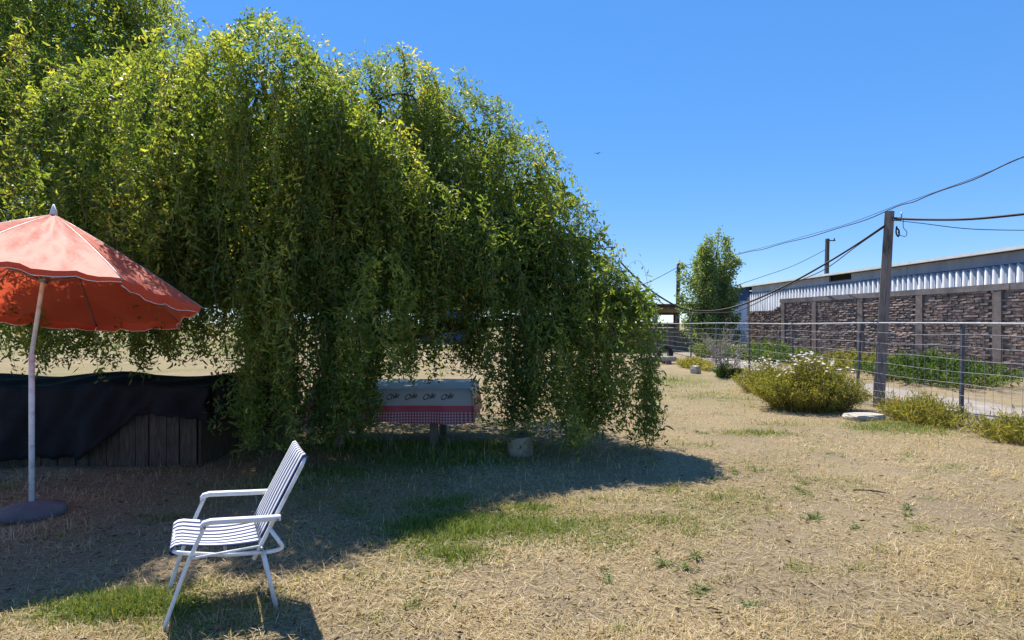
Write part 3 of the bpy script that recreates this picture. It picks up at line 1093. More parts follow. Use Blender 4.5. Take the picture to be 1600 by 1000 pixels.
for di, (cx, cy, zt, r, h, dn, zlow) in enumerate(MOUNDS):
    if di < len(DOMES):
        limb_tops.append((cx, cy, zt, r, h))
    larc = (r + h) / 2 * math.pi / 2
    area = 2 * math.pi * r * (larc * 0.64 + max(zt - h - max(0.7, zlow), 0.2))
    n = int(area * STARTS * dn * ((0.92 if dn < 1.3 else 1.25) if di < len(DOMES) else 0.85))
    nl = max(10, int(2 * math.pi * r / 0.34))
    lock = RNG.integers(0, nl, n)
    lock_rel = RNG.normal(0, 0.14, nl)
    lock_t = RNG.normal(0, 0.12, nl)
    lock_b = np.abs(RNG.normal(0, 0.14, nl))
    phi = (lock + 0.5 + RNG.normal(0, 0.30, n)) / nl * 2 * math.pi
    dirx, diry = np.cos(phi), np.sin(phi)
    ex, ey = cx + r * dirx, cy + r * diry
    front = (dirx * (0 - ex) + diry * (0 - ey)) / np.hypot(ex, ey) > -0.25
    keep = front | (RNG.random(n) < (0.22 if di < len(DOMES) else 0.35))
    zb = zbot(ex, front) + lock_b[lock] + np.abs(RNG.normal(0, 0.16, n)) + RNG.uniform(-0.06, 0.06, n)
    zb = np.maximum(zb, zlow + RNG.uniform(-0.4, 0.5, n) if zlow else zb)
    ltot = larc + np.maximum(zt - h - zb, 0.15)
    l0 = RNG.random(n) * np.maximum(ltot - 0.25, 0.1) - 0.1
    # starts near the top of the dome are rarer, as the ring there is smaller
    keep &= RNG.random(n) < np.clip(np.sin(np.clip(l0 / larc, 0, 1) * math.pi / 2) + 0.5, 0, 1)
    ln = np.minimum(RNG.uniform(0.55, 1.9 if dn < 1.7 else 2.6, n), ltot - l0)
    # twigs that would hang deep inside a neighbouring mound get no light and are mostly missing
    lm = np.clip(l0 + ln * 0.5, 0, None)
    tm = np.clip(lm / larc, 0, 1) * math.pi / 2
    mx_, my_ = cx + r * np.sin(tm) * dirx, cy + r * np.sin(tm) * diry
    mz_ = zt - h * (1 - np.cos(tm)) - np.clip(lm - larc, 0, None)
    deep = np.zeros(n, dtype=bool)
    for dj, (ox, oy, oz, orr, oh, _, _2) in enumerate(MOUNDS[:len(DOMES)]):
        if dj != di:
            zz_ = np.maximum(mz_ - (oz - oh), 0) / oh
            deep |= np.hypot(mx_ - ox, my_ - oy) / orr < 0.72 * np.sqrt(np.clip(1 - zz_ ** 2, 0, 1))
    keep &= ~deep | (RNG.random(n) < 0.12)
    idx = np.where(keep & (ln > 0.12))[0]
    n = len(idx)
    phi, l0, ln, zb, ltot, lk = phi[idx], l0[idx], ln[idx], zb[idx], ltot[idx], lock[idx]
    K = 13
    s = np.linspace(0, 1, K)[None]
    l = l0[:, None] + ln[:, None] * s
    th = np.clip(l / larc, -0.1, 1) * math.pi / 2
    rel = 1 + (lock_rel[lk] + RNG.normal(0, 0.05, n))[:, None] * np.clip(th / 1.2, 0.25, 1)
    if di < len(DOMES):      # a third of the twigs hang further in, behind the outer curtain
        rel = rel * np.where(RNG.random(n) < 0.36, RNG.uniform(0.45, 0.92, n), 1.0)[:, None]
    rad = r * np.sin(th) * rel
    rad = rad + np.sin(s * math.pi) * RNG.uniform(-0.02, 0.12, n)[:, None]
    z = zt - h * (1 - np.cos(th)) - np.clip(l - larc, 0, None)
    arch = np.where(RNG.random(n) < 0.2, RNG.uniform(0.1, 0.42, n), RNG.uniform(0, 0.07, n))[:, None]
    z = z + arch * np.sin(np.clip(s * 1.6, 0, 1) * math.pi) * np.clip(1.3 - th, 0, 1) * 1.4
    z = z + (vnoise(np.cos(phi) * 3 + di * 7, np.sin(phi) * 3, 21, 1.0, 2)[:, None] - 0.5) * 0.5 * np.clip(1.2 - th, 0, 1)
    fq, p1, p2 = RNG.uniform(5, 11, n)[:, None], RNG.uniform(0, 6.3, n)[:, None], RNG.uniform(0, 6.3, n)[:, None]
    am = RNG.uniform(0.025, 0.095, n)[:, None] * (0.4 + 0.6 * s)
    drift = np.cumsum(RNG.normal(0, 0.012, (n, K)), 1)
    ph = phi[:, None] + drift
    X = cx + rad * np.cos(ph) + am * np.sin(fq * l + p1)
    Yv = cy + rad * np.sin(ph) + am * np.sin(fq * l + p2)
    P = np.stack([X, Yv, z], 2)
    P[:, :, 2] = np.maximum(P[:, :, 2], 0.03)
    tw_paths.append(P)
    # leaves
    cnt = (ln * LEAF_PER_M * RNG.uniform(0.75, 1.25, n)).astype(int) + 3
    sid = np.repeat(np.arange(n), cnt)
    ss = RNG.random(len(sid)) * (K - 1)
    i0 = np.minimum(ss.astype(int), K - 2)
    f = (ss - i0)[:, None]
    pa, pb = P[sid, i0], P[sid, i0 + 1]
    q = pa * (1 - f) + pb * f
    tang = unit(pb - pa)
    q = q + RNG.normal(0, 0.03, q.shape)
    ax = tang * 0.3 + RNG.normal(0, 0.8, q.shape) + np.array([0, 0, -0.2])
    leaf_pos.append(q)
    leaf_ax.append(ax)
    t_s = (RNG.normal(0.27, 0.14, n) + lock_t[lk])[sid]
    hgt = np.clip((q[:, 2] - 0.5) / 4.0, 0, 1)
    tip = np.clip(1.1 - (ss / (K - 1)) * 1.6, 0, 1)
    t = t_s + RNG.normal(0, 0.10, len(sid)) + 0.15 * hgt + 0.12 * (l0 < larc * 0.8)[sid] * tip  # young growth and sunlit tops put into the colour, yellower and lighter higher up
    t = np.where(RNG.random(len(sid)) < 0.02, RNG.uniform(0.85, 1.0, len(sid)), t)
    leaf_t.append(np.clip(t, 0, 1))
    leaf_L.append(RNG.uniform(0.04, 0.125, len(sid)))
    leaf_W.append(RNG.uniform(0.010, 0.025, len(sid)))
    # sparser broad inner leaves, well inside the dome
    ni = int(900 * r * r * (0.5 + 0.5 * dn) * 1.9) if di < len(DOMES) else 0
    if not ni:
        continue
    a_ = RNG.random(ni) * 2 * math.pi
    rr_ = np.sqrt(RNG.random(ni)) * r * 0.82
    zlo = min(max(1.75, zt - h * 1.9), zt - h * 0.6)
    zz = RNG.uniform(zlo, zt - h * 0.35, ni)
    inner_pos.append(np.stack([cx + rr_ * np.cos(a_), cy + rr_ * np.sin(a_), zz], 1))

pos = np.concatenate(leaf_pos); ax = np.concatenate(leaf_ax)
LL, WW, TT = np.concatenate(leaf_L), np.concatenate(leaf_W), np.concatenate(leaf_t)
print('willow leaves', len(pos), 'strands', sum(len(p) for p in tw_paths))
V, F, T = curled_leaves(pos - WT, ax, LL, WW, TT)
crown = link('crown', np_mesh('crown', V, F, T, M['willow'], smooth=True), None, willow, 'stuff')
ip = np.concatenate(inner_pos)
V, F, T = diamond_leaves(ip - WT, RNG.normal(size=ip.shape) + np.array([0, 0, -0.6]), RNG.uniform(0.13, 0.24, len(ip)), RNG.uniform(0.035, 0.06, len(ip)), np.clip(RNG.normal(0.25, 0.12, len(ip)), 0, 1))
link('inner_foliage', np_mesh('inner_foliage', V, F, T, M['willow']), None, willow, 'stuff')

# hanging twigs: three-sided tubes
P = np.concatenate(tw_paths) - WT
P = P[RNG.random(len(P)) < 0.6]
n, K = P.shape[:2]
tan = np.empty_like(P)
tan[:, 1:-1] = P[:, 2:] - P[:, :-2]
tan[:, 0] = P[:, 1] - P[:, 0]
tan[:, -1] = P[:, -1] - P[:, -2]
tan = unit(tan)
u = unit(np.cross(tan, np.array([0.3, 0.9, 0.1])))
v = np.cross(tan, u)
rad = (np.linspace(1, 0.4, K)[None] * RNG.uniform(0.0018, 0.0038, n)[:, None])[:, :, None]
ring = np.stack([P + (u * math.cos(a) + v * math.sin(a)) * rad for a in (0, 2.094, 4.189)], 2)
V = ring.reshape(-1, 3)
base = (np.arange(n)[:, None] * K + np.arange(K - 1)[None]).ravel() * 3
F = np.concatenate([np.stack([base + k, base + (k + 1) % 3, base + 3 + (k + 1) % 3, base + 3 + k], 1) for k in range(3)])
link('hanging_twigs', np_mesh('hanging_twigs', V, F, mat=M['twig']), None, willow, 'stuff')

# trunk, limbs
tk = MB()
tk.tube([(0, 0, -0.1), (0.02, 0, 0.15), (0.05, 0.02, 0.8), (0.0, 0.05, 1.5), (0.08, 0.0, 2.2), (0.1, 0, 2.9)], [0.42, 0.30, 0.24, 0.22, 0.24, 0.17], 14, smooth_path=5)
tk.build('trunk', M['bark'], willow, True)
base_pts = [(-3.4, 8.4, 1.9), (-3.38, 8.4, 2.3), (-3.36, 8.4, 2.7)]
for i, (cx, cy, zt, r, h) in enumerate(limb_tops):
    a = Vector(base_pts[i % 3])
    e = Vector((cx, cy, zt - h * 0.22))
    d = e - a
    mid1 = a + d * 0.33 + Vector((random.uniform(-.15, .15), random.uniform(-.15, .15), 0.25 * d.length * 0.33))
    mid2 = a + d * 0.68 + Vector((random.uniform(-.2, .2), random.uniform(-.2, .2), 0.30 * d.length * 0.3))
    mid1.z = min(mid1.z, zt - 0.3); mid2.z = min(mid2.z, zt - 0.25)
    lb = MB()
    k = min(1.0, d.length / 4)
    lb.tube([a, mid1, mid2, e], [0.12, 0.085, 0.055, 0.015], 8, smooth_path=6)
    for j in range(5):
        b0 = mid2 + (e - mid2) * random.uniform(-0.6, 0.7)
        ang = random.uniform(0, 6.28)
        e2 = Vector((cx + r * 0.85 * math.cos(ang), cy + r * 0.85 * math.sin(ang), zt - h * random.uniform(0.4, 0.8)))
        lb.tube([b0, (b0 + e2) / 2 + Vector((0, 0, 0.2)), e2, e2 + Vector((0.05, 0.03, -0.35))], [0.03, 0.02, 0.012, 0.005], 5, smooth_path=4)
    o = lb.build('limb', M['bark'], willow, True)
    o.data.transform(Matrix.Translation((3.45, -8.4, 0)))
# the dark fork that shows through the curtain above the table
fk = MB()
fk.tube([(-3.36, 8.4, 1.7), (-2.3, 8.6, 1.85), (-1.3, 8.6, 1.95), (-0.80, 8.5, 1.9), (-0.3, 8.4, 2.3), (0.3, 8.2, 2.9)], [0.13, 0.12, 0.11, 0.10, 0.07, 0.04], 9, smooth_path=5)
fk.tube([(-1.0, 8.55, 1.93), (-1.15, 8.4, 2.4), (-1.2, 8.3, 3.2)], [0.08, 0.06, 0.03], 8, smooth_path=5)
o = fk.build('limb', M['bark'], willow, True)
o.data.transform(Matrix.Translation((3.45, -8.4, 0)))

# ------------------------------------------------------------------ poplar
pop = empty('poplar_tree', (9.75, 30, 0), 0, 'upright leafy green poplar standing beyond the fence by the warehouse', 'tree')
MB().tube([(0, 0, -0.1), (0.05, 0, 1.0), (0.1, 0, 3.0), (0.25, 0, 5.0)], [0.17, 0.14, 0.09, 0.03], 9, smooth_path=4).build('trunk', M['bark'], pop, True)
lp, la, lt = [], [], []
for i in range(90):
    zb_ = random.uniform(0.1, 4.0)
    ang = random.uniform(0, 6.28)
    reach = random.uniform(0.5, 1.85) * (1.0 if zb_ < 2.6 else 0.72)
    b0 = Vector((0.1, 0, zb_))
    rise = random.uniform(0.5, 1.9)
    e = Vector((0.12 + reach * math.cos(ang), reach * math.sin(ang), min(zb_ + rise, 5.7)))
    if i < 4:
        sx_ = (0.30, -0.55, 0.75, 0.05)[i]
        e = Vector((sx_, 0.1 * i - 0.2, (6.05, 5.1, 5.55, 5.6)[i])); b0 = Vector((0.15, 0, 3.2))
    mid = b0 + (e - b0) * 0.5 + Vector((reach * 0.18 * math.cos(ang), reach * 0.18 * math.sin(ang), -0.1))
    pts, _ = catmull([b0, mid, e], 0.02, 8)
    MB_l = MB(); MB_l.tube(pts, [0.025 * (1 - k / len(pts)) + 0.005 for k in range(len(pts))], 5)
    if i < 30:
        MB_l.build('limb', M['bark'], pop, True)
    nn = 300
    tt = np.clip(RNG.beta(2.2, 1.2, nn), 0, 1) * (len(pts) - 1)
    pa = np.array([list(q) for q in pts])
    k0 = np.minimum(tt.astype(int), len(pts) - 2)
    q = pa[k0] + (pa[k0 + 1] - pa[k0]) * (tt - k0)[:, None]
    sp = 0.22 * (1.15 - tt / len(pts))[:, None] + 0.05
    lp.append(q + RNG.normal(0, 1, (nn, 3)) * sp)
    la.append(RNG.normal(0, 0.8, (nn, 3)) + np.array([0, 0, 0.1]))
    lt.append(np.clip(RNG.normal(0.45 + random.uniform(-.15, .15), 0.16, nn), 0, 1))
lp = np.concatenate(lp); la = np.concatenate(la); lt = np.concatenate(lt)
lp[:, 2] = np.maximum(lp[:, 2], 0.1)
V, F, T = diamond_leaves(lp, la, RNG.uniform(0.08, 0.15, len(lp)), RNG.uniform(0.06, 0.10, len(lp)), lt)
link('crown', np_mesh('crown', V, F, T, M['poplar']), None, pop, 'stuff')


# ------------------------------------------------------------------ bushes and weeds
def bush(name, loc, rx, ry, hz, nstem, leaf_n, label, cat, mat, L=(0.03, 0.07), Wd=(0.008, 0.018), tmean=0.45, flowers=0, stem_mat=None, seed=1, group=None, lean=0.9):
    rg = random.Random(seed)
    o = empty(name, loc, 0, label, cat, group)
    st = MB()
    lp, la, lt, tops = [], [], [], []
    for i in range(nstem):
        a, q = rg.uniform(0, 6.28), math.sqrt(rg.random())
        bx_, by_ = q * rx * 0.55 * math.cos(a), q * ry * 0.55 * math.sin(a)
        hh = hz * (1 - 0.55 * q ** 2.2) * rg.uniform(0.62, 1.14)
        e = Vector((bx_ * (1 + lean * q), by_ * (1 + lean * q), hh))
        b0 = Vector((bx_, by_, -0.02))
        m1 = b0 + (e - b0) * 0.5 + Vector((rg.uniform(-.05, .05), rg.uniform(-.05, .05), hh * 0.06))
        st.tube([b0, m1, e], [0.005, 0.004, 0.0025], 3, cap=False)
        tops.append(e)
        k = leaf_n // nstem
        t = np.random.default_rng(seed * 1000 + i).beta(1.5, 1.0, k)[:, None]
        pts = np.array(b0) * (1 - t) ** 2 + 2 * np.array(m1) * t * (1 - t) + np.array(e) * t ** 2
        lp.append(pts + RNG.normal(0, 0.035, (k, 3)))
        la.append(RNG.normal(0, 0.6, (k, 3)) + np.array([0, 0, 0.5]))
        lt.append(np.clip(RNG.normal(tmean + rg.uniform(-.2, .2), 0.14, k), 0, 1))
    st.build('stems', stem_mat or M['twig'], o, kind='stuff')
    lp = np.concatenate(lp); la = np.concatenate(la); lt = np.concatenate(lt)
    lp[:, 2] = np.maximum(lp[:, 2], 0.01)
    V, F, T = diamond_leaves(lp, la, RNG.uniform(*L, len(lp)), RNG.uniform(*Wd, len(lp)), lt)
    link('leaves', np_mesh('leaves', V, F, T, mat), None, o, 'stuff')
    if flowers:
        fl = MB()
        rg.shuffle(tops)
        tops.sort(key=lambda e: -e.z + rg.uniform(0, hz * 0.45))
        for e in tops[:flowers]:
            r_ = rg.uniform(0.020, 0.040)
            tz = rg.uniform(0.03, 0.08)
            n_ = 7
            vs = [(e.x, e.y, e.z + tz + 0.012)] + [(e.x + r_ * math.cos(k * 6.283 / n_) * rg.uniform(.7, 1.1), e.y + r_ * math.sin(k * 6.283 / n_) * rg.uniform(.7, 1.1), e.z + tz + rg.uniform(-.008, .006)) for k in range(n_)]
            fl.add(vs + [(e.x, e.y, e.z + tz - 0.015)], [(0, k + 1, (k + 1) % n_ + 1) for k in range(n_)] + [(n_ + 1, (k + 1) % n_ + 1, k + 1) for k in range(n_)])
        fl.build('flowers', M['petal'], o, kind='stuff')
    return o


bush('flowering_bush', (5.2, 10.75, 0), 1.0, 0.75, 0.84, 420, 30000, 'wide yellowish bush with small white flower heads beside the leaning pole', 'bush', M['bush'], flowers=95, seed=2, tmean=0.42)
bush('flowering_bush', (5.5, 13.3, 0), 0.75, 0.9, 0.66, 170, 9000, 'lower white-flowered bush behind and left of the wide yellowish bush', 'bush', M['bush'], flowers=45, seed=3, tmean=0.4)
bush('leafy_weed', (6.2, 9.3, 0), 0.5, 0.85, 0.40, 110, 3600, 'grassy yellow-green weeds at the fence foot right of the leaning pole', 'weeds', M['bush'], (0.06, 0.14), (0.006, 0.014), 0.5, seed=4)
bush('leafy_weed', (6.35, 7.6, 0), 0.4, 0.9, 0.34, 90, 2600, 'grassy yellow-green weeds at the fence foot nearest the camera', 'weeds', M['bush'], (0.06, 0.14), (0.006, 0.014), 0.5, seed=5)
bush('green_shrub', (10.2, 24.6, 0), 1.5, 3.2, 0.72, 240, 9000, 'bright green weeds in front of the brick wall left end', 'weeds', M['weed'], (0.08, 0.16), (0.03, 0.06), 0.6, seed=6)
bush('green_shrub', (10.6, 15.6, 0), 1.6, 2.4, 0.75, 220, 9000, 'green weeds between path and brick wall right of the leaning pole', 'weeds', M['weed'], (0.06, 0.13), (0.02, 0.05), 0.45, seed=7)
bush('green_shrub', (11.0, 19.6, 0), 1.4, 2.2, 0.6, 160, 6000, 'olive weeds along the brick wall behind the flowering bush', 'weeds', M['bush'], (0.06, 0.13), (0.02, 0.05), 0.35, seed=8)
bush('green_shrub', (8.6, 26.5, 0), 0.9, 1.4, 0.8, 120, 5000, 'light green weeds at the foot of the poplar', 'weeds', M['weed'], (0.07, 0.14), (0.03, 0.06), 0.75, seed=9)
bush('green_shrub', (6.1, 20.5, 0), 0.5, 1.6, 0.35, 110, 3600, 'low yellowish weeds along the fence behind the bare shrub', 'weeds', M['bush'], (0.05, 0.1), (0.015, 0.03), 0.5, seed=10)

# bare shrub: branching dry stems
brs = empty('bare_shrub', (5.86, 17.2, 0), 0, 'bare grey shrub of tangled dry branches against the wire fence', 'shrub')
rg = random.Random(5)


def grow(m_, p, d, ln, r, depth):
    pts = [p]
    q, dd = p.copy(), d.copy()
    for k in range(4):
        dd = (dd + Vector((rg.gauss(0, .22), rg.gauss(0, .22), rg.gauss(0.02, .16)))).normalized()
        q = q + dd * ln / 4
        pts.append(q.copy())
    m_.tube(pts, [r, r * .9, r * .78, r * .66, r * .5], 5, smooth_path=2)
    if depth > 0:
        for k in range(rg.choice((2, 3, 3))):
            i = rg.choice((2, 3, 4))
            nd = (dd + Vector((rg.gauss(0, .6), rg.gauss(0, .5), rg.gauss(.15, .4)))).normalized()
            grow(m_, pts[i], nd, ln * rg.uniform(.55, .85), r * .58, depth - 1)


for k in range(5):
    m_ = MB()
    a = k * 1.26
    grow(m_, Vector((0.07 * math.cos(a), 0.07 * math.sin(a), -0.03)), Vector((0.34 * math.cos(a), 0.3 * math.sin(a), 1)).normalized(), 0.62, 0.042, 4)
    m_.build('branch', M['bark_pale'], brs, True)
bush('leafy_weed', (5.95, 17.0, 0), 0.45, 0.35, 0.4, 60, 1800, 'green weeds at the foot of the bare shrub', 'weeds', M['weed'], (0.05, 0.1), (0.015, 0.03), 0.4, seed=12)

# ------------------------------------------------------------------ stones, block, log, tyre
def rock(name, loc, s, rz, label, cat, mat, seed):
    rg = random.Random(seed)
    me = bpy.data.meshes.new(name)
    import bmesh
    bm = bmesh.new()
    bmesh.ops.create_cube(bm, size=1)
    bmesh.ops.subdivide_edges(bm, edges=bm.edges[:], cuts=4, use_grid_fill=True)
    for vtx in bm.verts:
        c = vtx.co
        sph = c.normalized() * 0.62
        vtx.co = c.lerp(sph, 0.35)
        vtx.co += Vector((rg.gauss(0, .02), rg.gauss(0, .02), rg.gauss(0, .02)))
        vtx.co = Vector((vtx.co.x * s[0], vtx.co.y * s[1], (vtx.co.z + 0.46) * s[2]))
    bm.to_mesh(me)
    bm.free()
    o = link(name, me, mat)
    o.location = loc
    o.rotation_euler = (0, 0, rz)
    return tag(o, label, cat)


p = at(1350, 655)
rock('flat_stone', (p.x, p.y, -0.01), (0.52, 0.34, 0.10), 0.2, 'flat pale stone on the dry lawn below the flowering bush', 'stone', M['stone'], 1)
p = at(1087, 583)
rock('concrete_block', (p.x, p.y, -0.01), (0.23, 0.25, 0.24), 0.5, 'small upright pale concrete block by the fence, left of the bare shrub', 'block', M['stone'], 2)
lg = empty('log_bench', (5.35, 22.3, 0), R(8), 'pale round log lying on short blocks at the right edge of the willow', 'log')
MB().tube([(-0.85, 0, 0.2), (0, 0, 0.21), (0.62, 0, 0.2)], [0.105, 0.1, 0.1], 14).build('log', M['stone'], lg, True)
for x in (-0.6, 0.35):
    MB().box((x, 0, 0.05), (0.16, 0.2, 0.11), bev=0.01).build('support_block', M['concrete'], lg)
ty = empty('old_tyre', (5.72, 23.0, 0), R(20), 'old black tyre standing behind the pale log', 'tyre')
vs, fs = [], []
for i in range(28):
    a = 2 * math.pi * i / 28
    for r_, y_ in ((0.21, -0.07), (0.30, -0.09), (0.335, -0.06), (0.34, 0.06), (0.30, 0.09), (0.21, 0.07)):
        vs.append((r_ * math.cos(a), y_, 0.34 + r_ * math.sin(a)))
for i in range(28):
    j = (i + 1) % 28
    for k in range(6):
        fs.append((i * 6 + k, j * 6 + k, j * 6 + (k + 1) % 6, i * 6 + (k + 1) % 6))
m_ = MB(); m_.add(vs, fs); m_.build('tread', M['tyre'], ty, True)
m_ = MB(); m_.tube([(0.215 * math.cos(i / 24 * 6.2832), -0.06, 0.34 + 0.215 * math.sin(i / 24 * 6.2832)) for i in range(25)], 0.012, 6); m_.build('bead', M['tyre'], ty, True)

# sawn stump in the shade
p = at(812, 711)
sp = empty('tree_stump', (p.x, p.y, 0), 0, 'short pale log stump standing in the shade right of the table', 'stump')
m_ = MB()
vs, fs = [], []
N = 18
for k, (z, sc) in enumerate(((-0.02, 1.03), (0.06, 1.0), (0.15, 0.98), (0.225, 0.97), (0.235, 0.93))):
    for i in range(N):
        a = 2 * math.pi * i / N
        r_ = 0.145 * sc * (1 + 0.06 * math.sin(3 * a + 1) + 0.03 * math.sin(7 * a))
        vs.append((r_ * math.cos(a), r_ * math.sin(a), z + 0.02 * math.sin(a) * (z > 0.2)))
for k in range(4):
    for i in range(N):
        j = (i + 1) % N
        fs.append((k * N + i, k * N + j, k * N + N + j, k * N + N + i))
m_.add(vs, fs); m_.build('bark', M['log_end'], sp, True)
m_ = MB(); m_.add([(*q[:2], q[2]) for q in vs[-N:]], [tuple(range(N))]); m_.build('cut_face', M['wood_grey'], sp)

# ------------------------------------------------------------------ table and oilcloth
tb = empty('picnic_table', (-1.45, 7.9, 0), 0, 'rough wooden table on post legs under the willow', 'table')
for k in range(6):
    MB().box((0, -0.52 + k * 0.208, 0.70), (1.86, 0.2, 0.035), bev=0.005).build('plank', M['wood_grey'], tb)
for sx_ in (-0.62, 0.51):
    for sy_ in (-0.48, 0.46):
        MB().box((sx_, sy_, 0.33), (0.095, 0.08, 0.70), bev=0.006).build('leg', M['wood_grey'], tb)
for sy_ in (-0.44, 0.42):
    MB().box((-0.05, sy_ + (0.06 if sy_ < 0 else -0.06), 0.64), (1.5, 0.035, 0.08)).build('apron', M['wood_grey'], tb)
M['cloth'] = cloth_material(0, 0.268, 0.192)
cl = empty('tablecloth', (-1.45, 7.9, 0.7205), 0, 'grey-white oilcloth with red band and pink gingham border draped over the table', 'tablecloth')
hx_, hy_, drop = 0.955, 0.655, 0.405
NX, NY, ND = 60, 20, 14
vs, uv, fs = [], [], []


def cl_grid(pts, uvs, nu, nv):
    k = len(vs)
    vs.extend(pts); uv.extend(uvs)
    for i in range(nu - 1):
        for j in range(nv - 1):
            a = k + i * nv + j
            fs.append((a, a + nv, a + nv + 1, a + 1))


pts, uvs = [], []
for i in range(NX):
    for j in range(NY):
        x, y = -hx_ + 2 * hx_ * i / (NX - 1), -hy_ + 2 * hy_ * j / (NY - 1)
        pts.append((x, y, 0.004 + 0.003 * math.sin(x * 9) * math.sin(y * 7)))
        uvs.append((x, 0.0))
cl_grid(pts, uvs, NX, NY)
# the skirt runs round the table with rounded corners and soft folds
per = []
rc = 0.07
def seg(a, b_, n_):
    for i in range(n_):
        t = i / n_
        per.append((a[0] + (b_[0] - a[0]) * t, a[1] + (b_[1] - a[1]) * t))
seg((-hx_, -hy_), (hx_, -hy_), 70)
seg((hx_, -hy_), (hx_, hy_), 45)
seg((hx_, hy_), (-hx_, hy_), 70)
seg((-hx_, hy_), (-hx_, -hy_), 45)
per.append(per[0])
pts, uvs = [], []
sl = 0.0
for i, (x, y) in enumerate(per):
    if i:
        sl += math.hypot(x - per[i - 1][0], y - per[i - 1][1])
    ox, oy = 0.0, 0.0
    ox = (1 if x > 0 else -1) * max(0, (abs(x) - hx_ + 0.12) / 0.12)
    oy = (1 if y > 0 else -1) * max(0, (abs(y) - hy_ + 0.12) / 0.12)
    l_ = math.hypot(ox, oy) or 1
    ox, oy = ox / l_, oy / l_
    cor = max(0, 1 - math.hypot(abs(x) - hx_, abs(y) - hy_) / 0.16)
    for j in range(ND):
        t = j / (ND - 1)
        hem = drop + 0.016 * math.sin(sl * 5.0) + 0.010 * math.sin(sl * 11 + 1) - 0.05 * (x / hx_) * (y < -hy_ + 0.01) * 0.4
        out = 0.012 + 0.014 * math.sin(min(1, t * 5) * math.pi / 2) + t * (0.022 * math.sin(sl * 8.5) + 0.010 * math.sin(sl * 19 + 2) + 0.02 + 0.05 * cor)
        pts.append((x + ox * (out if t > 0 else 0), y + oy * (out if t > 0 else 0), 0.004 - hem * t))
        uvs.append((sl, hem * t))
cl_grid(pts, uvs, len(per), ND)
me = np_mesh('cloth', np.array(vs), np.array(fs), mat=M['cloth'], smooth=True, uv=np.array(uv))
link('cloth', me, None, cl)
# printed word along the front drop
tc_ = bpy.data.curves.new('lettering', 'FONT')
tc_.body = 'Chile'
tc_.size = 0.085
tc_.shear = 0.45
tc_.space_character = 0.86
tc_.offset = 0.0006
to = bpy.data.objects.new('lettering_src', tc_)
COL.objects.link(to)
bpy.context.view_layer.update()
tme = bpy.data.meshes.new_from_object(to.evaluated_get(bpy.context.evaluated_depsgraph_get()))
bpy.data.objects.remove(to)
tme.name = 'lettering'
tme.materials.clear()
tme.materials.append(M['ink'])
fw = lambda sl_, t: 0.012 + 0.014 * math.sin(min(1, t * 5) * math.pi / 2) + t * (0.022 * math.sin(sl_ * 8.5) + 0.010 * math.sin(sl_ * 19 + 2) + 0.02)
for k in range(9):
    x = 0.70 - k * 0.213
    mm = tme.copy()
    z0 = -0.125
    for vtx in mm.vertices:
        a = R(12)
        X_, Z_ = vtx.co.x * math.cos(a) - vtx.co.y * math.sin(a), vtx.co.x * math.sin(a) + vtx.co.y * math.cos(a)
        xx, zz = x - 0.09 + X_, z0 + Z_
        t = -zz / drop
        vtx.co = (xx, -hy_ - fw(xx + hx_, t) - 0.0035, zz)
    link('lettering', mm, None, cl)

# small dark tray on the table's left end
tr_ = empty('serving_tray', (-2.22, 7.4, 0.727), R(5), 'small dark tray with a white rim at the left end of the table', 'tray')
MB().box((0, 0, 0.02), (0.26, 0.2, 0.03), bev=0.006).build('base', M['tarp'], tr_)
for s_ in (-1, 1):
    MB().box((0, s_ * 0.106, 0.03), (0.27, 0.012, 0.05), bev=0.003).build('rim', M['white_plastic'], tr_)
    MB().box((s_ * 0.136, 0, 0.03), (0.012, 0.198, 0.05), bev=0.003).build('rim', M['white_plastic'], tr_)

# ------------------------------------------------------------------ plank box with black tarpaulin
bx = empty('plank_box', (-4.45, 6.95, 0), 0, 'big box of upright old planks half hidden under black tarpaulin', 'box')
px_ = -1.25
k = 0
while px_ < 1.15:
    wd = random.uniform(0.13, 0.19)
    MB().box((px_ + wd / 2, -0.52 + random.uniform(-.008, .008), 0.39 + random.uniform(-.02, .01)), (wd - 0.008, 0.03, 0.8), jit=0.003, bev=0.004).build('plank', M['wood_box'], bx)
    px_ += wd
for y_ in np.arange(-0.42, 0.5, 0.17):
    MB().box((1.17, y_ + 0.0, 0.38), (0.03, 0.16, 0.8), bev=0.004).build('plank', M['wood_box'], bx)
    MB().box((-1.27, y_ + 0.0, 0.38), (0.03, 0.16, 0.8), bev=0.004).build('plank', M['wood_box'], bx)
MB().box((-0.05, 0.5, 0.38), (2.4, 0.03, 0.8)).build('back_panel', M['wood_grey'], bx)
tp = empty('tarpaulin', (-4.45, 6.95, 0.82), 0, 'black plastic tarpaulin hanging unevenly over the plank box', 'tarpaulin')


def tarp_drop(x):
    """length of the front flap along the box; shorter at the right, where planks show"""
    xs = [-1.6, 0.05, 0.22, 0.42, 0.55, 0.75, 1.0, 1.3]
    dz = [0.76, 0.72, 0.60, 0.42, 0.31, 0.27, 0.30, 0.34]
    return float(np.interp(x, xs, dz))


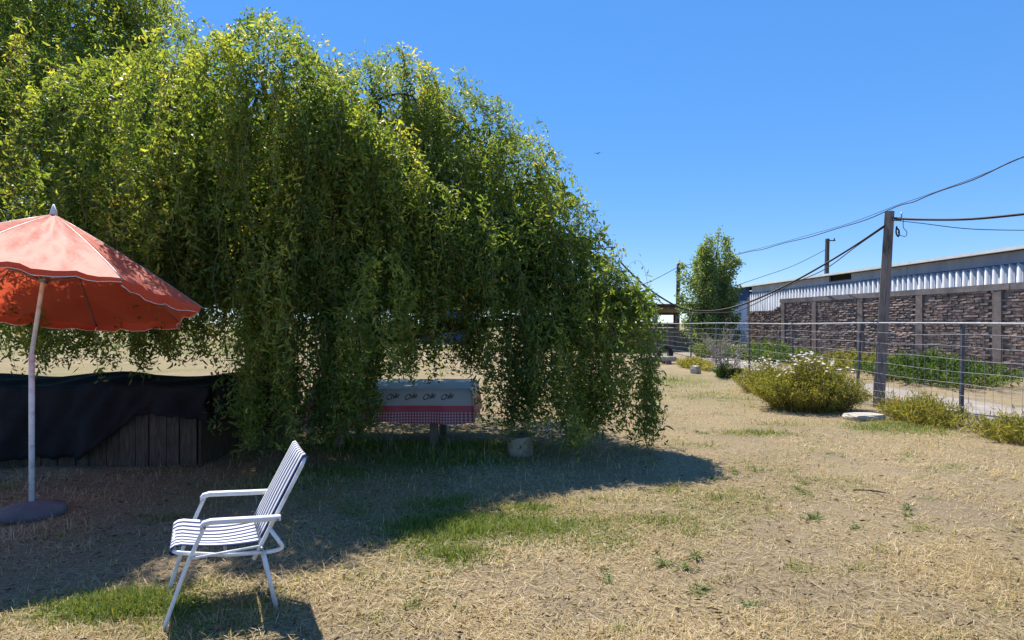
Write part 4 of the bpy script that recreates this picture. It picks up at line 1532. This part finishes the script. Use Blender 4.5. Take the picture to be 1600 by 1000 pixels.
vs, fs = [], []
nu, n_top, n_fr = 70, 14, 16
for i in range(nu):
    x = -1.36 + 2.66 * i / (nu - 1)
    d_ = tarp_drop(x) + 0.008 * math.sin(x * 17) + 0.01 * math.sin(x * 41)
    for j in range(n_fr):
        t = 1 - j / (n_fr - 1)
        y = -0.575 - 0.05 * t * (1 + 0.9 * math.sin(x * 7 + 1) + 0.6 * math.sin(x * 15)) - 0.02 - 0.012 * math.sin(x * 23 + t * 8)
        vs.append((x + 0.015 * math.sin(t * 9 + x * 5), y, 0.02 - d_ * t))
    for j in range(n_top):
        t = j / (n_top - 1)
        sag = 0.03 * math.sin(x * 4 + t * 3) + 0.015 * math.sin(x * 11 - t * 7) + 0.05 * math.sin(t * 3.14)
        vs.append((x, -0.55 + 1.12 * t, 0.035 + max(sag, -0.012)))
    for j in range(6):
        t = (j + 1) / 6
        vs.append((x, 0.58 + 0.03 * math.sin(x * 6) * t, 0.03 - 0.5 * t))
nv = n_fr + n_top + 6
for i in range(nu - 1):
    for j in range(nv - 1):
        a = i * nv + j
        fs.append((a, a + nv, a + nv + 1, a + 1))
m_ = MB(); m_.add(vs, fs)
o = m_.build('sheet', M['tarp'], tp, True)
sm = o.modifiers.new('thickness', 'SOLIDIFY')
sm.thickness = 0.004
for s_, x in ((1, 1.302), (-1, -1.362)):
    vs, fs = [], []
    for i in range(16):
        t = i / 15
        y = -0.55 + 1.12 * t
        for j in range(8):
            q = j / 7
            vs.append((x + s_ * (0.02 + 0.03 * math.sin(y * 8) * q), y, 0.03 - (0.36 + 0.04 * math.sin(y * 9)) * q))
    for i in range(15):
        for j in range(7):
            a = i * 8 + j
            fs.append((a, a + 8, a + 9, a + 1))
    m_ = MB(); m_.add(vs, fs)
    o = m_.build('side_flap', M['tarp'], tp, True)
    o.modifiers.new('thickness', 'SOLIDIFY').thickness = 0.004

# ------------------------------------------------------------------ dark wooden chair behind the box
wc = empty('wooden_chair', (-3.12, 7.55, 0), R(20), 'dark wooden chair with slatted back beside the willow trunk', 'chair')
for x in (-0.19, 0.19):
    MB().box((x, 0.19, 0.49), (0.035, 0.035, 1.0)).build('leg', M['wood_dark'], wc)
    MB().box((x, -0.19, 0.22), (0.035, 0.035, 0.44)).build('leg', M['wood_dark'], wc)
MB().box((0, 0, 0.455), (0.42, 0.42, 0.03), bev=0.006).build('seat', M['wood_dark'], wc)
for z in (0.65, 0.8, 0.95):
    MB().box((0, 0.19, z), (0.35, 0.018, 0.055)).build('back_slat', M['wood_dark'], wc)
for y_ in (-0.19, 0.19):
    MB().box((0, y_, 0.2), (0.35, 0.02, 0.03)).build('stretcher', M['wood_dark'], wc)

# white topped table far behind the willow
p = at(570, 577)
ft = empty('garden_table', (p.x, p.y, 0), R(3), 'small white-topped table on the sunny lawn behind the willow', 'table')
MB().box((0, 0, 0.84), (1.15, 0.6, 0.045), bev=0.008).build('tabletop', M['white_plastic'], ft)
for x in (-0.42, 0.42):
    for y_ in (-0.22, 0.22):
        MB().box((x, y_, 0.41), (0.06, 0.06, 0.815)).build('leg', M['wood_dark'], ft)

# ------------------------------------------------------------------ beach umbrella
UX, UY = -3.76, 4.9
um = empty('beach_umbrella', (UX, UY, 0), 0, 'faded orange-red beach umbrella standing in front of the willow', 'umbrella')
APEX, RIM, RAD = 2.40, 1.70, 1.17
tilt = Matrix.Translation((0, 0, RIM)) @ Matrix.Rotation(R(-11.5), 4, 'X') @ Matrix.Translation((0, 0, -RIM))
NP = 8
A0 = R(15)
rib_pts = []
for k in range(NP):
    a0, a1 = A0 + k * 2 * math.pi / NP, A0 + (k + 1) * 2 * math.pi / NP
    vs, fs = [], []
    nu, nv = 15, 17
    for i in range(nu):
        t = i / (nu - 1)
        d0, d1 = Vector((math.cos(a0), math.sin(a0), 0)), Vector((math.cos(a1), math.sin(a1), 0))
        d = d0 * (1 - t) + d1 * t
        bow = math.sin(t * math.pi)
        for j in range(nv):
            q = j / (nv - 1)
            rr_ = RAD * (0.02 + 0.98 * q) * (1 - 0.06 * bow * q ** 4)
            zz = APEX - (APEX - RIM) * (0.88 * q + 0.12 * q ** 2) - 0.045 * bow * math.sin(q * math.pi * 0.9) + 0.02 * bow * q ** 6
            zz += (0.014 * math.sin(t * 17 + q * 9 + k) + 0.008 * math.sin(t * 31 - q * 14 + 2 * k)) * q * bow
            vs.append(tilt @ Vector((d.x * rr_, d.y * rr_, zz)))
    for i in range(nu - 1):
        for j in range(nv - 1):
            a = i * nv + j
            fs.append((a, a + 1, a + nv + 1, a + nv))
    m_ = MB(); m_.add(vs, fs)
    pan = m_.build('canopy_panel', M['canopy'], um, True)
    rim = [vs[i * nv + nv - 1] for i in range(nu)]
    # short valance with a white edge
    vv, vf = [], []
    rg = random.Random(k + 40)
    curlk = rg.choice((0.01, 0.02, 0.045))
    lowpts = []
    for i, q in enumerate(rim):
        t = i / (nu - 1)
        out = Vector((q.x, q.y, 0)).normalized()
        hgt = 0.075 * (0.65 + 0.35 * math.sin(t * math.pi)) * (0.55 if k in (6,) else 1)
        for j in range(4):
            s_ = j / 3
            vv.append(q + Vector((0, 0, -hgt * s_)) + out * (0.012 * math.sin(t * 14 + k * 2) * s_ - curlk * s_ * s_))
        lowpts.append(vv[-1])
    for i in range(nu - 1):
        for j in range(3):
            a = i * 4 + j
            vf.append((a, a + 1, a + 5, a + 4))
    m_ = MB(); m_.add(vv, vf)
    m_.build('valance', M['canopy'], pan, True)
    m_ = MB(); m_.tube(lowpts, 0.003, 5); m_.build('edging', M['trim_white'], pan, True)
    # rib along the seam, just under the cloth, with its stretcher
    a = A0 + k * 2 * math.pi / NP
    pts = []
    for j in range(9):
        q = j / 8
        rr_ = RAD * (0.03 + 0.985 * q)
        pts.append(tilt @ Vector((math.cos(a) * rr_, math.sin(a) * rr_, APEX - (APEX - RIM) * (0.88 * q + 0.12 * q * q) - 0.014)))
    m_ = MB(); m_.tube(pts, 0.0065, 6)
    rib = m_.build('rib', M['steel'], um, True)
    m_ = MB(); m_.tube([tilt @ Vector((math.cos(a) * 0.03, math.sin(a) * 0.03, APEX - 0.55)), pts[4] + Vector((0, 0, -0.01))], 0.005, 5)
    m_.build('stretcher', M['steel'], rib, True)
ap = tilt @ Vector((0, 0, APEX))
lo = tilt @ Vector((0, 0, 1.25))
MB().tube([lo, ap + Vector((0, 0.0, 0.02))], 0.016, 10).build('upper_pole', M['white_paint'], um, True)
MB().tube([(lo.x, lo.y, 0.0), (lo.x, lo.y, 0.7), lo], 0.02, 10).build('lower_pole', M['white_paint'], um, True)
MB().tube([tilt @ Vector((0, 0, APEX - 0.57)), tilt @ Vector((0, 0, APEX - 0.51))], 0.034, 10).build('runner', M['steel'], um, True)
MB().tube([ap, ap + Vector((0, 0, 0.03)), ap + Vector((0, 0, 0.09))], [0.03, 0.024, 0.006], 10).build('finial', M['white_plastic'], um, True)
MB().tube([(lo.x, lo.y, 0.0), (lo.x, lo.y, 0.06), (lo.x, lo.y, 0.11)], [0.24, 0.22, 0.06], 18).build('base', M['concrete'], um, True)

# ------------------------------------------------------------------ folding lawn chair
CO = Vector((-1.21, 3.17, 0))
fd, sd = Vector((-0.893, -0.45, 0)), Vector((-0.45, 0.893, 0))
lc = empty('folding_lawn_chair', CO + sd * 0.27 + fd * 0.2, 0, 'white folding lawn chair with navy striped seat in front of the willow', 'chair')
LO = CO + sd * 0.27 + fd * 0.2


def C(a, b_, z):
    return CO + fd * a + sd * b_ + Vector((0, 0, z)) - LO


def round_path(pts, r=0.03, n=4):
    """tube bends: replace each inner corner by a short arc"""
    out = [pts[0]]
    for i in range(1, len(pts) - 1):
        p, q, s_ = pts[i - 1], pts[i], pts[i + 1]
        d0, d1 = (p - q), (s_ - q)
        k = min(r, d0.length * 0.45, d1.length * 0.45)
        a, b_ = q + d0.normalized() * k, q + d1.normalized() * k
        for j in range(n + 1):
            t = j / n
            out.append(a * (1 - t) ** 2 + q * 2 * t * (1 - t) + b_ * t * t)
    out.append(pts[-1])
    return out


TR = 0.0105
bn, bf = 0.045, 0.505
MB().tube(round_path([C(0.11, bn, 0.285), C(0.08, bn, 0.345), C(-0.145, bn, 0.78), C(-0.145, bf, 0.78), C(0.08, bf, 0.345), C(0.11, bf, 0.285)], 0.06, 6), TR, 10).build('back_frame', M['white_paint'], lc, True)
MB().tube(round_path([C(0.03, bn - 0.012, 0.43), C(-0.035, bn - 0.012, 0.325), C(0.02, bn - 0.012, 0.315), C(0.25, bn - 0.012, 0.335), C(0.475, bn - 0.012, 0.385),
                      C(0.475, bf + 0.012, 0.385), C(0.25, bf + 0.012, 0.335), C(0.02, bf + 0.012, 0.315), C(-0.035, bf + 0.012, 0.325), C(0.03, bf + 0.012, 0.43)], 0.05, 5), TR, 10).build('seat_frame', M['white_paint'], lc, True)
for b_ in (0.0, 0.55):
    ins = 0.02 if b_ == 0 else -0.02
    foot = C(0.52, b_ + ins * 2, 0.0)
    MB().tube([C(0.33, b_, 0.515), C(0.42, b_ + ins * 0.5, 0.30), foot + Vector((0, 0, -0.005))], TR, 10, smooth_path=4).build('front_leg', M['white_paint'], lc, True)
    MB().tube([C(0.065, b_ + ins * 1.3, 0.325), C(0.0, b_ + ins * 2, 0.0) + Vector((0, 0, -0.005))], TR, 10).build('rear_leg', M['white_paint'], lc, True)
    MB().tube([C(0.40, b_ - ins * 0.2, 0.355), C(0.085, b_ + ins * 0.6, 0.36)], 0.0065, 8).build('brace', M['white_paint'], lc, True)
    # armrest: rounded flat bar drooping slightly over its front end
    prof = [(-0.015, 0.497), (0.10, 0.505), (0.22, 0.515), (0.31, 0.522), (0.345, 0.515), (0.358, 0.497)]
    vs, fs = [], []
    for a, z in prof:
        hw = 0.020 if a < 0.34 else 0.016
        for db, dz in ((-hw, -0.008), (-hw, 0.006), (-hw * 0.7, 0.012), (hw * 0.7, 0.012), (hw, 0.006), (hw, -0.008), (hw * 0.7, -0.014), (-hw * 0.7, -0.014)):
            vs.append(C(a, b_ + db, z + dz))
    for i in range(len(prof) - 1):
        for k in range(8):
            fs.append((i * 8 + k, i * 8 + (k + 1) % 8, i * 8 + 8 + (k + 1) % 8, i * 8 + 8 + k))
    fs += [tuple(range(7, -1, -1)), tuple((len(prof) - 1) * 8 + k for k in range(8))]
    m_ = MB(); m_.add(vs, fs)
    arm = m_.build('armrest', M['white_plastic'], lc, True)
    for a, z in ((0.335, 0.500), (0.0, 0.492)):
        e = -0.024 if b_ == 0 else 0.024
        MB().tube([C(a, b_ + e * 0.7, z), C(a, b_ + e, z)], 0.006, 8).build('rivet', M['steel'], arm, True)
    e = -0.026 if b_ == 0 else 0.026
    MB().tube([C(0.075, b_ + ins * 1.3 - e * 0.2, 0.345), C(0.075, b_ + ins * 1.3 + e, 0.345)], 0.009, 8).build('pivot_bolt', M['steel'], lc, True)
MB().tube([C(0.0, 0.045, 0.03), C(0.0, 0.505, 0.03)], 0.008, 8).build('rear_crossbar', M['white_paint'], lc, True)
MB().tube([C(0.24, 0.03, 0.328), C(0.24, 0.52, 0.328)], 0.008, 8).build('seat_crossbar', M['white_paint'], lc, True)


def fabric(name, prof, b0, b1, sag):
    nu, nv = 26, len(prof)
    vs, uv, fs = [], [], []
    for i in range(nu):
        t = i / (nu - 1)
        for j, (a, z) in enumerate(prof):
            q = j / (nv - 1)
            s_ = sag * math.sin(t * math.pi) * math.sin(min(1, max(0, q)) * math.pi)
            vs.append(tuple(C(a + s_ * (0.8 if name == 'back_fabric' else 0), b0 + (b1 - b0) * t, z - s_ * (0.35 if name == 'back_fabric' else 1))))
            uv.append((t, q))
    for i in range(nu - 1):
        for j in range(nv - 1):
            a = i * nv + j
            fs.append((a, a + nv, a + nv + 1, a + 1))
    me = np_mesh(name, np.array(vs), np.array(fs), mat=M['stripe'], smooth=True, uv=np.array(uv))
    o = link(name, me, None, lc)
    o.modifiers.new('thickness', 'SOLIDIFY').thickness = 0.003
    return o


lerp = lambda a, b_, t: a + (b_ - a) * t
seatp = [(lerp(0.085, 0.44, i / 12), lerp(0.372, 0.412, i / 12) - 0.012 * math.sin(i / 12 * 3.14)) for i in range(13)] + [(0.468, 0.410), (0.487, 0.398), (0.492, 0.38), (0.482, 0.366), (0.46, 0.364)]
fabric('seat_fabric', seatp, bn + 0.004, bf - 0.004, 0.018)
backp = [(lerp(0.075, -0.137, i / 12), lerp(0.385, 0.79, i / 12)) for i in range(13)] + [(-0.150, 0.795), (-0.163, 0.78), (-0.152, 0.758)]
fabric('back_fabric', backp, bn + 0.012, bf - 0.012, 0.022)

# ------------------------------------------------------------------ grass, straw and weed tufts
N = 245000
u_ = RNG.random(N)
Ymin, Ymax = 2.3, 15.0
yy = 1 / (1 / Ymin + u_ * (1 / Ymax - 1 / Ymin))       # even in the picture's height
yy = np.where(RNG.random(N) < 0.3, RNG.uniform(Ymin, Ymax, N), yy)
xx = RNG.uniform(-1, 1, N) * (0.88 * yy + 0.25)
for cx_, cy_, rx_, ry_, st_ in GREEN_W:          # more blades where the lawn is green
    k_ = int(3600 * st_ * min(1.6, rx_ * ry_ * 4 + 0.25) / (1 + 0.04 * cy_ ** 1.5))
    xx = np.concatenate([xx, cx_ + RNG.normal(0, 0.62, k_) * rx_])
    yy = np.concatenate([yy, cy_ + RNG.normal(0, 0.62, k_) * ry_])
keep = (xx < fx(16) - 0.05) & ~((np.abs(xx + 4.45) < 1.2) & (np.abs(yy - 6.95) < 0.5))
xx, yy = xx[keep], yy[keep]
g = greenness(xx, yy)
bare = vnoise(xx, yy, 31, 1.1, 4)
keep = RNG.random(len(xx)) < np.clip(0.20 + g * 1.2 + np.clip((0.60 - bare) * 5, 0, 1) * 0.8, 0, 1)
xx, yy, g = xx[keep], yy[keep], g[keep]
n = len(xx)
print('blades', n)
is_g = RNG.random(n) < np.clip(g * 1.05, 0, 0.93)
lying = (~is_g) & (RNG.random(n) < 0.72)
L = np.where(is_g, RNG.uniform(0.025, 0.07, n) * (0.6 + 0.6 * g), RNG.uniform(0.02, 0.085, n)) * (1 + 0.05 * yy)
shade_spot = np.exp(-(((xx + 0.7) / 1.5) ** 2 + ((yy - 7.0) / 0.5) ** 2))
L = np.where(RNG.random(n) < 0.15 * shade_spot, L * 2.8, L)
L = L * (0.55 + 0.9 * vnoise(xx, yy, 52, 2.5, 3))
Wb = RNG.uniform(0.0010, 0.0026, n) * (1 + 0.16 * yy) * np.where(is_g, 1.4, 1)
az = RNG.uniform(0, 6.283, n)
el = np.where(lying, RNG.uniform(0.0, 0.30, n), RNG.uniform(0.45, 1.4, n))
d = np.stack([np.cos(az) * np.cos(el), np.sin(az) * np.cos(el), np.sin(el)], 1)
sdv = np.stack([-np.sin(az), np.cos(az), np.zeros(n)], 1)
b0 = np.stack([xx, yy, ground_z(xx, yy) + np.where(lying, RNG.uniform(0.002, 0.014, n), -0.004)], 1)
mid = b0 + d * (L * 0.55)[:, None]
tipd = d * np.array([1, 1, 0.55]) + RNG.normal(0, 0.15, (n, 3)) * np.where(lying, 0.2, 1)[:, None]
tip = mid + tipd * (L * 0.5)[:, None]
tip[:, 2] = np.maximum(tip[:, 2], b0[:, 2] + 0.002)
hw = sdv * (Wb / 2)[:, None]
V = np.stack([b0 - hw, b0 + hw, mid + hw, mid - hw, tip], 1).reshape(-1, 3)
patch_t = (vnoise(xx, yy, 44, 0.8, 3) - 0.5) * 0.35
tint = np.where(is_g, np.clip(RNG.normal(0.27, 0.10, n), 0.02, 0.5), np.clip(RNG.normal(0.72, 0.15, n) + patch_t, 0.42, 1))
i5 = np.arange(n)[:, None] * 5
F = np.concatenate([i5 + np.array([[0, 1, 2]]), i5 + np.array([[0, 2, 3]]), i5 + np.array([[3, 2, 4]])])
go = link('dry_grass', np_mesh('dry_grass', V, F, np.repeat(tint, 5), M['grass']), None)
tag(go, 'short dry straw grass with green patches covering the lawn', 'grass', kind='stuff')


n = 9000
yl = 1 / (1 / 2.3 + RNG.random(n) * (1 / 12.0 - 1 / 2.3))
xl = RNG.uniform(-1, 1, n) * (0.88 * yl + 0.2)
near = np.exp(-(((xl + 1.5) / 3.5) ** 2 + ((yl - 6.5) / 2.5) ** 2))
kp = (RNG.random(n) < 0.35 + 0.65 * near) & (xl < 6.2) & ~((np.abs(xl + 4.45) < 1.25) & (np.abs(yl - 6.95) < 0.55))
xl, yl = xl[kp], yl[kp]
n = len(xl)
axl = RNG.normal(0, 1, (n, 3)) * np.array([1, 1, 0.18])
V, F, T = diamond_leaves(np.stack([xl, yl, ground_z(xl, yl) + RNG.uniform(0.006, 0.022, n)], 1), axl, RNG.uniform(0.02, 0.06, n), RNG.uniform(0.006, 0.016, n), RNG.random(n))
M['litter'] = leaf_mat('fallen dry leaf', [(0.0, (0.07, 0.045, 0.03)), (0.6, (0.19, 0.125, 0.07)), (1.0, (0.36, 0.27, 0.13))], 0.15, 0.8, 0.1)
lit_ = link('leaf_litter', np_mesh('leaf_litter', V, F, T, M['litter']), None)
tag(lit_, 'fallen dry brown leaves and bits scattered over the lawn', 'leaves', kind='stuff')


def tuft(px, py, size, label, seed):
    p = at(px, py)
    rg = np.random.default_rng(seed)
    n = int(22 + 26 * size)
    az = rg.uniform(0, 6.283, n)
    el = rg.uniform(0.05, 1.0, n) * rg.uniform(0.6, 1.2)
    L = rg.uniform(0.025, 0.10, n) * size
    W_ = rg.uniform(0.006, 0.013, n) * size
    d = np.stack([np.cos(az) * np.cos(el), np.sin(az) * np.cos(el), np.sin(el)], 1)
    sdv = np.stack([-np.sin(az), np.cos(az), np.zeros(n)], 1)
    nc = rg.integers(2, 6)
    cen = np.stack([rg.normal(0, 0.06 * size, nc), rg.normal(0, 0.07 * size, nc), np.zeros(nc)], 1)
    b0 = cen[rg.integers(0, nc, n)] + np.stack([rg.normal(0, 0.015, n), rg.normal(0, 0.015, n), np.zeros(n)], 1)
    mid = b0 + d * (L * .55)[:, None]
    tip = mid + d * np.array([1, 1, -0.1]) * (L * .5)[:, None]
    tip[:, 2] = np.maximum(tip[:, 2], 0.004)
    V = np.stack([b0 - sdv * (W_ * .3)[:, None], b0 + sdv * (W_ * .3)[:, None], mid + sdv * (W_ * .5)[:, None], mid - sdv * (W_ * .5)[:, None], tip], 1).reshape(-1, 3)
    i5 = np.arange(n)[:, None] * 5
    F = np.concatenate([i5 + np.array([[0, 1, 2]]), i5 + np.array([[0, 2, 3]]), i5 + np.array([[3, 2, 4]])])
    o = link('weed_tuft', np_mesh('weed_tuft', V, F, np.repeat(np.clip(rg.normal(0.55, 0.2, n), 0, 1), 5), M['weed']), None)
    o.location = (p.x, p.y, float(ground_z(np.array([p.x]), np.array([p.y]))[0]))
    tag(o, label, 'weed', 'green weed tufts on the dry lawn')


TUFTS = [(1057, 884, 1.25, 'dark green weed tuft, largest of those on the dry lawn'), (1092, 927, 0.95, 'bright weed tuft in the lawn just below the largest tuft'),
         (950, 904, 0.8, 'weed tuft on the dry lawn left of the largest tuft'), (1165, 942, 0.8, 'weed tuft lowest in the picture on the dry lawn'),
         (1267, 770, 1.1, 'spreading weed tuft in the middle of the dry lawn, lower of a pair'), (1265, 753, 1.0, 'spreading weed tuft in the middle of the dry lawn, upper of a pair'),
         (1272, 808, 1.0, 'star-shaped weed tuft below the pair of spreading tufts'), (1375, 860, 0.75, 'small weed tuft on the dry lawn far right, low down'),
         (1340, 826, 0.65, 'small weed tuft on bare soil up left of the lowest right one'), (1128, 750, 0.9, 'small weed tuft right of the willow shadow tip'),
         (1150, 738, 0.85, 'weed tuft in the row right of the willow shadow, left one'), (1177, 733, 1.0, 'weed tuft in the row right of the willow shadow, middle one'),
         (1236, 738, 0.8, 'weed tuft in the row right of the willow shadow, right one'), (1092, 678, 1.0, 'weed tuft near the right edge of the willow curtain'),
         (1305, 710, 0.9, 'weed tuft on the lawn below the flat stone'), (1430, 800, 0.95, 'weed tuft at the right side of the dry lawn')]
for i, (px, py, s_, lb_) in enumerate(TUFTS):
    tuft(px, py, s_, lb_, 100 + i)
p = at(1362, 770)
MB().tube([p + Vector((-0.14, 0.05, 0.012)), p + Vector((0, 0.0, 0.02)), p + Vector((0.12, -0.07, 0.012))], [0.006, 0.007, 0.004], 6, smooth_path=3).build('fallen_stick', M['bark'], None, True)
tag(bpy.data.objects['fallen_stick'], 'short dark stick lying on the bare right lawn', 'stick')

# bird high above the lawn
p = at(934, 240, 60)
bd = empty('flying_bird', p, 0, 'tiny dark bird gliding in the blue sky right of the willow', 'bird')
MB().tube([(-0.16, 0, 0.01), (-0.08, 0, 0), (0.06, 0, 0), (0.14, 0, 0.0)], [0.01, 0.035, 0.035, 0.012], 8, smooth_path=3).build('body', M['bird'], bd, True)
for s_ in (-1, 1):
    m_ = MB()
    m_.add([(-0.05, 0, 0.02), (0.06, 0, 0.02), (0.02, s_ * 0.2, 0.08), (-0.06, s_ * 0.2, 0.08), (-0.1, s_ * 0.42, 0.03),
            (-0.05, 0, 0.012), (0.06, 0, 0.012), (0.02, s_ * 0.2, 0.072), (-0.06, s_ * 0.2, 0.072)],
           [(0, 1, 2, 3), (3, 2, 4), (8, 7, 6, 5), (4, 7, 8)])
    o = m_.build('wing', M['bird'], bd)
bd.rotation_euler = (0, R(15), R(55))
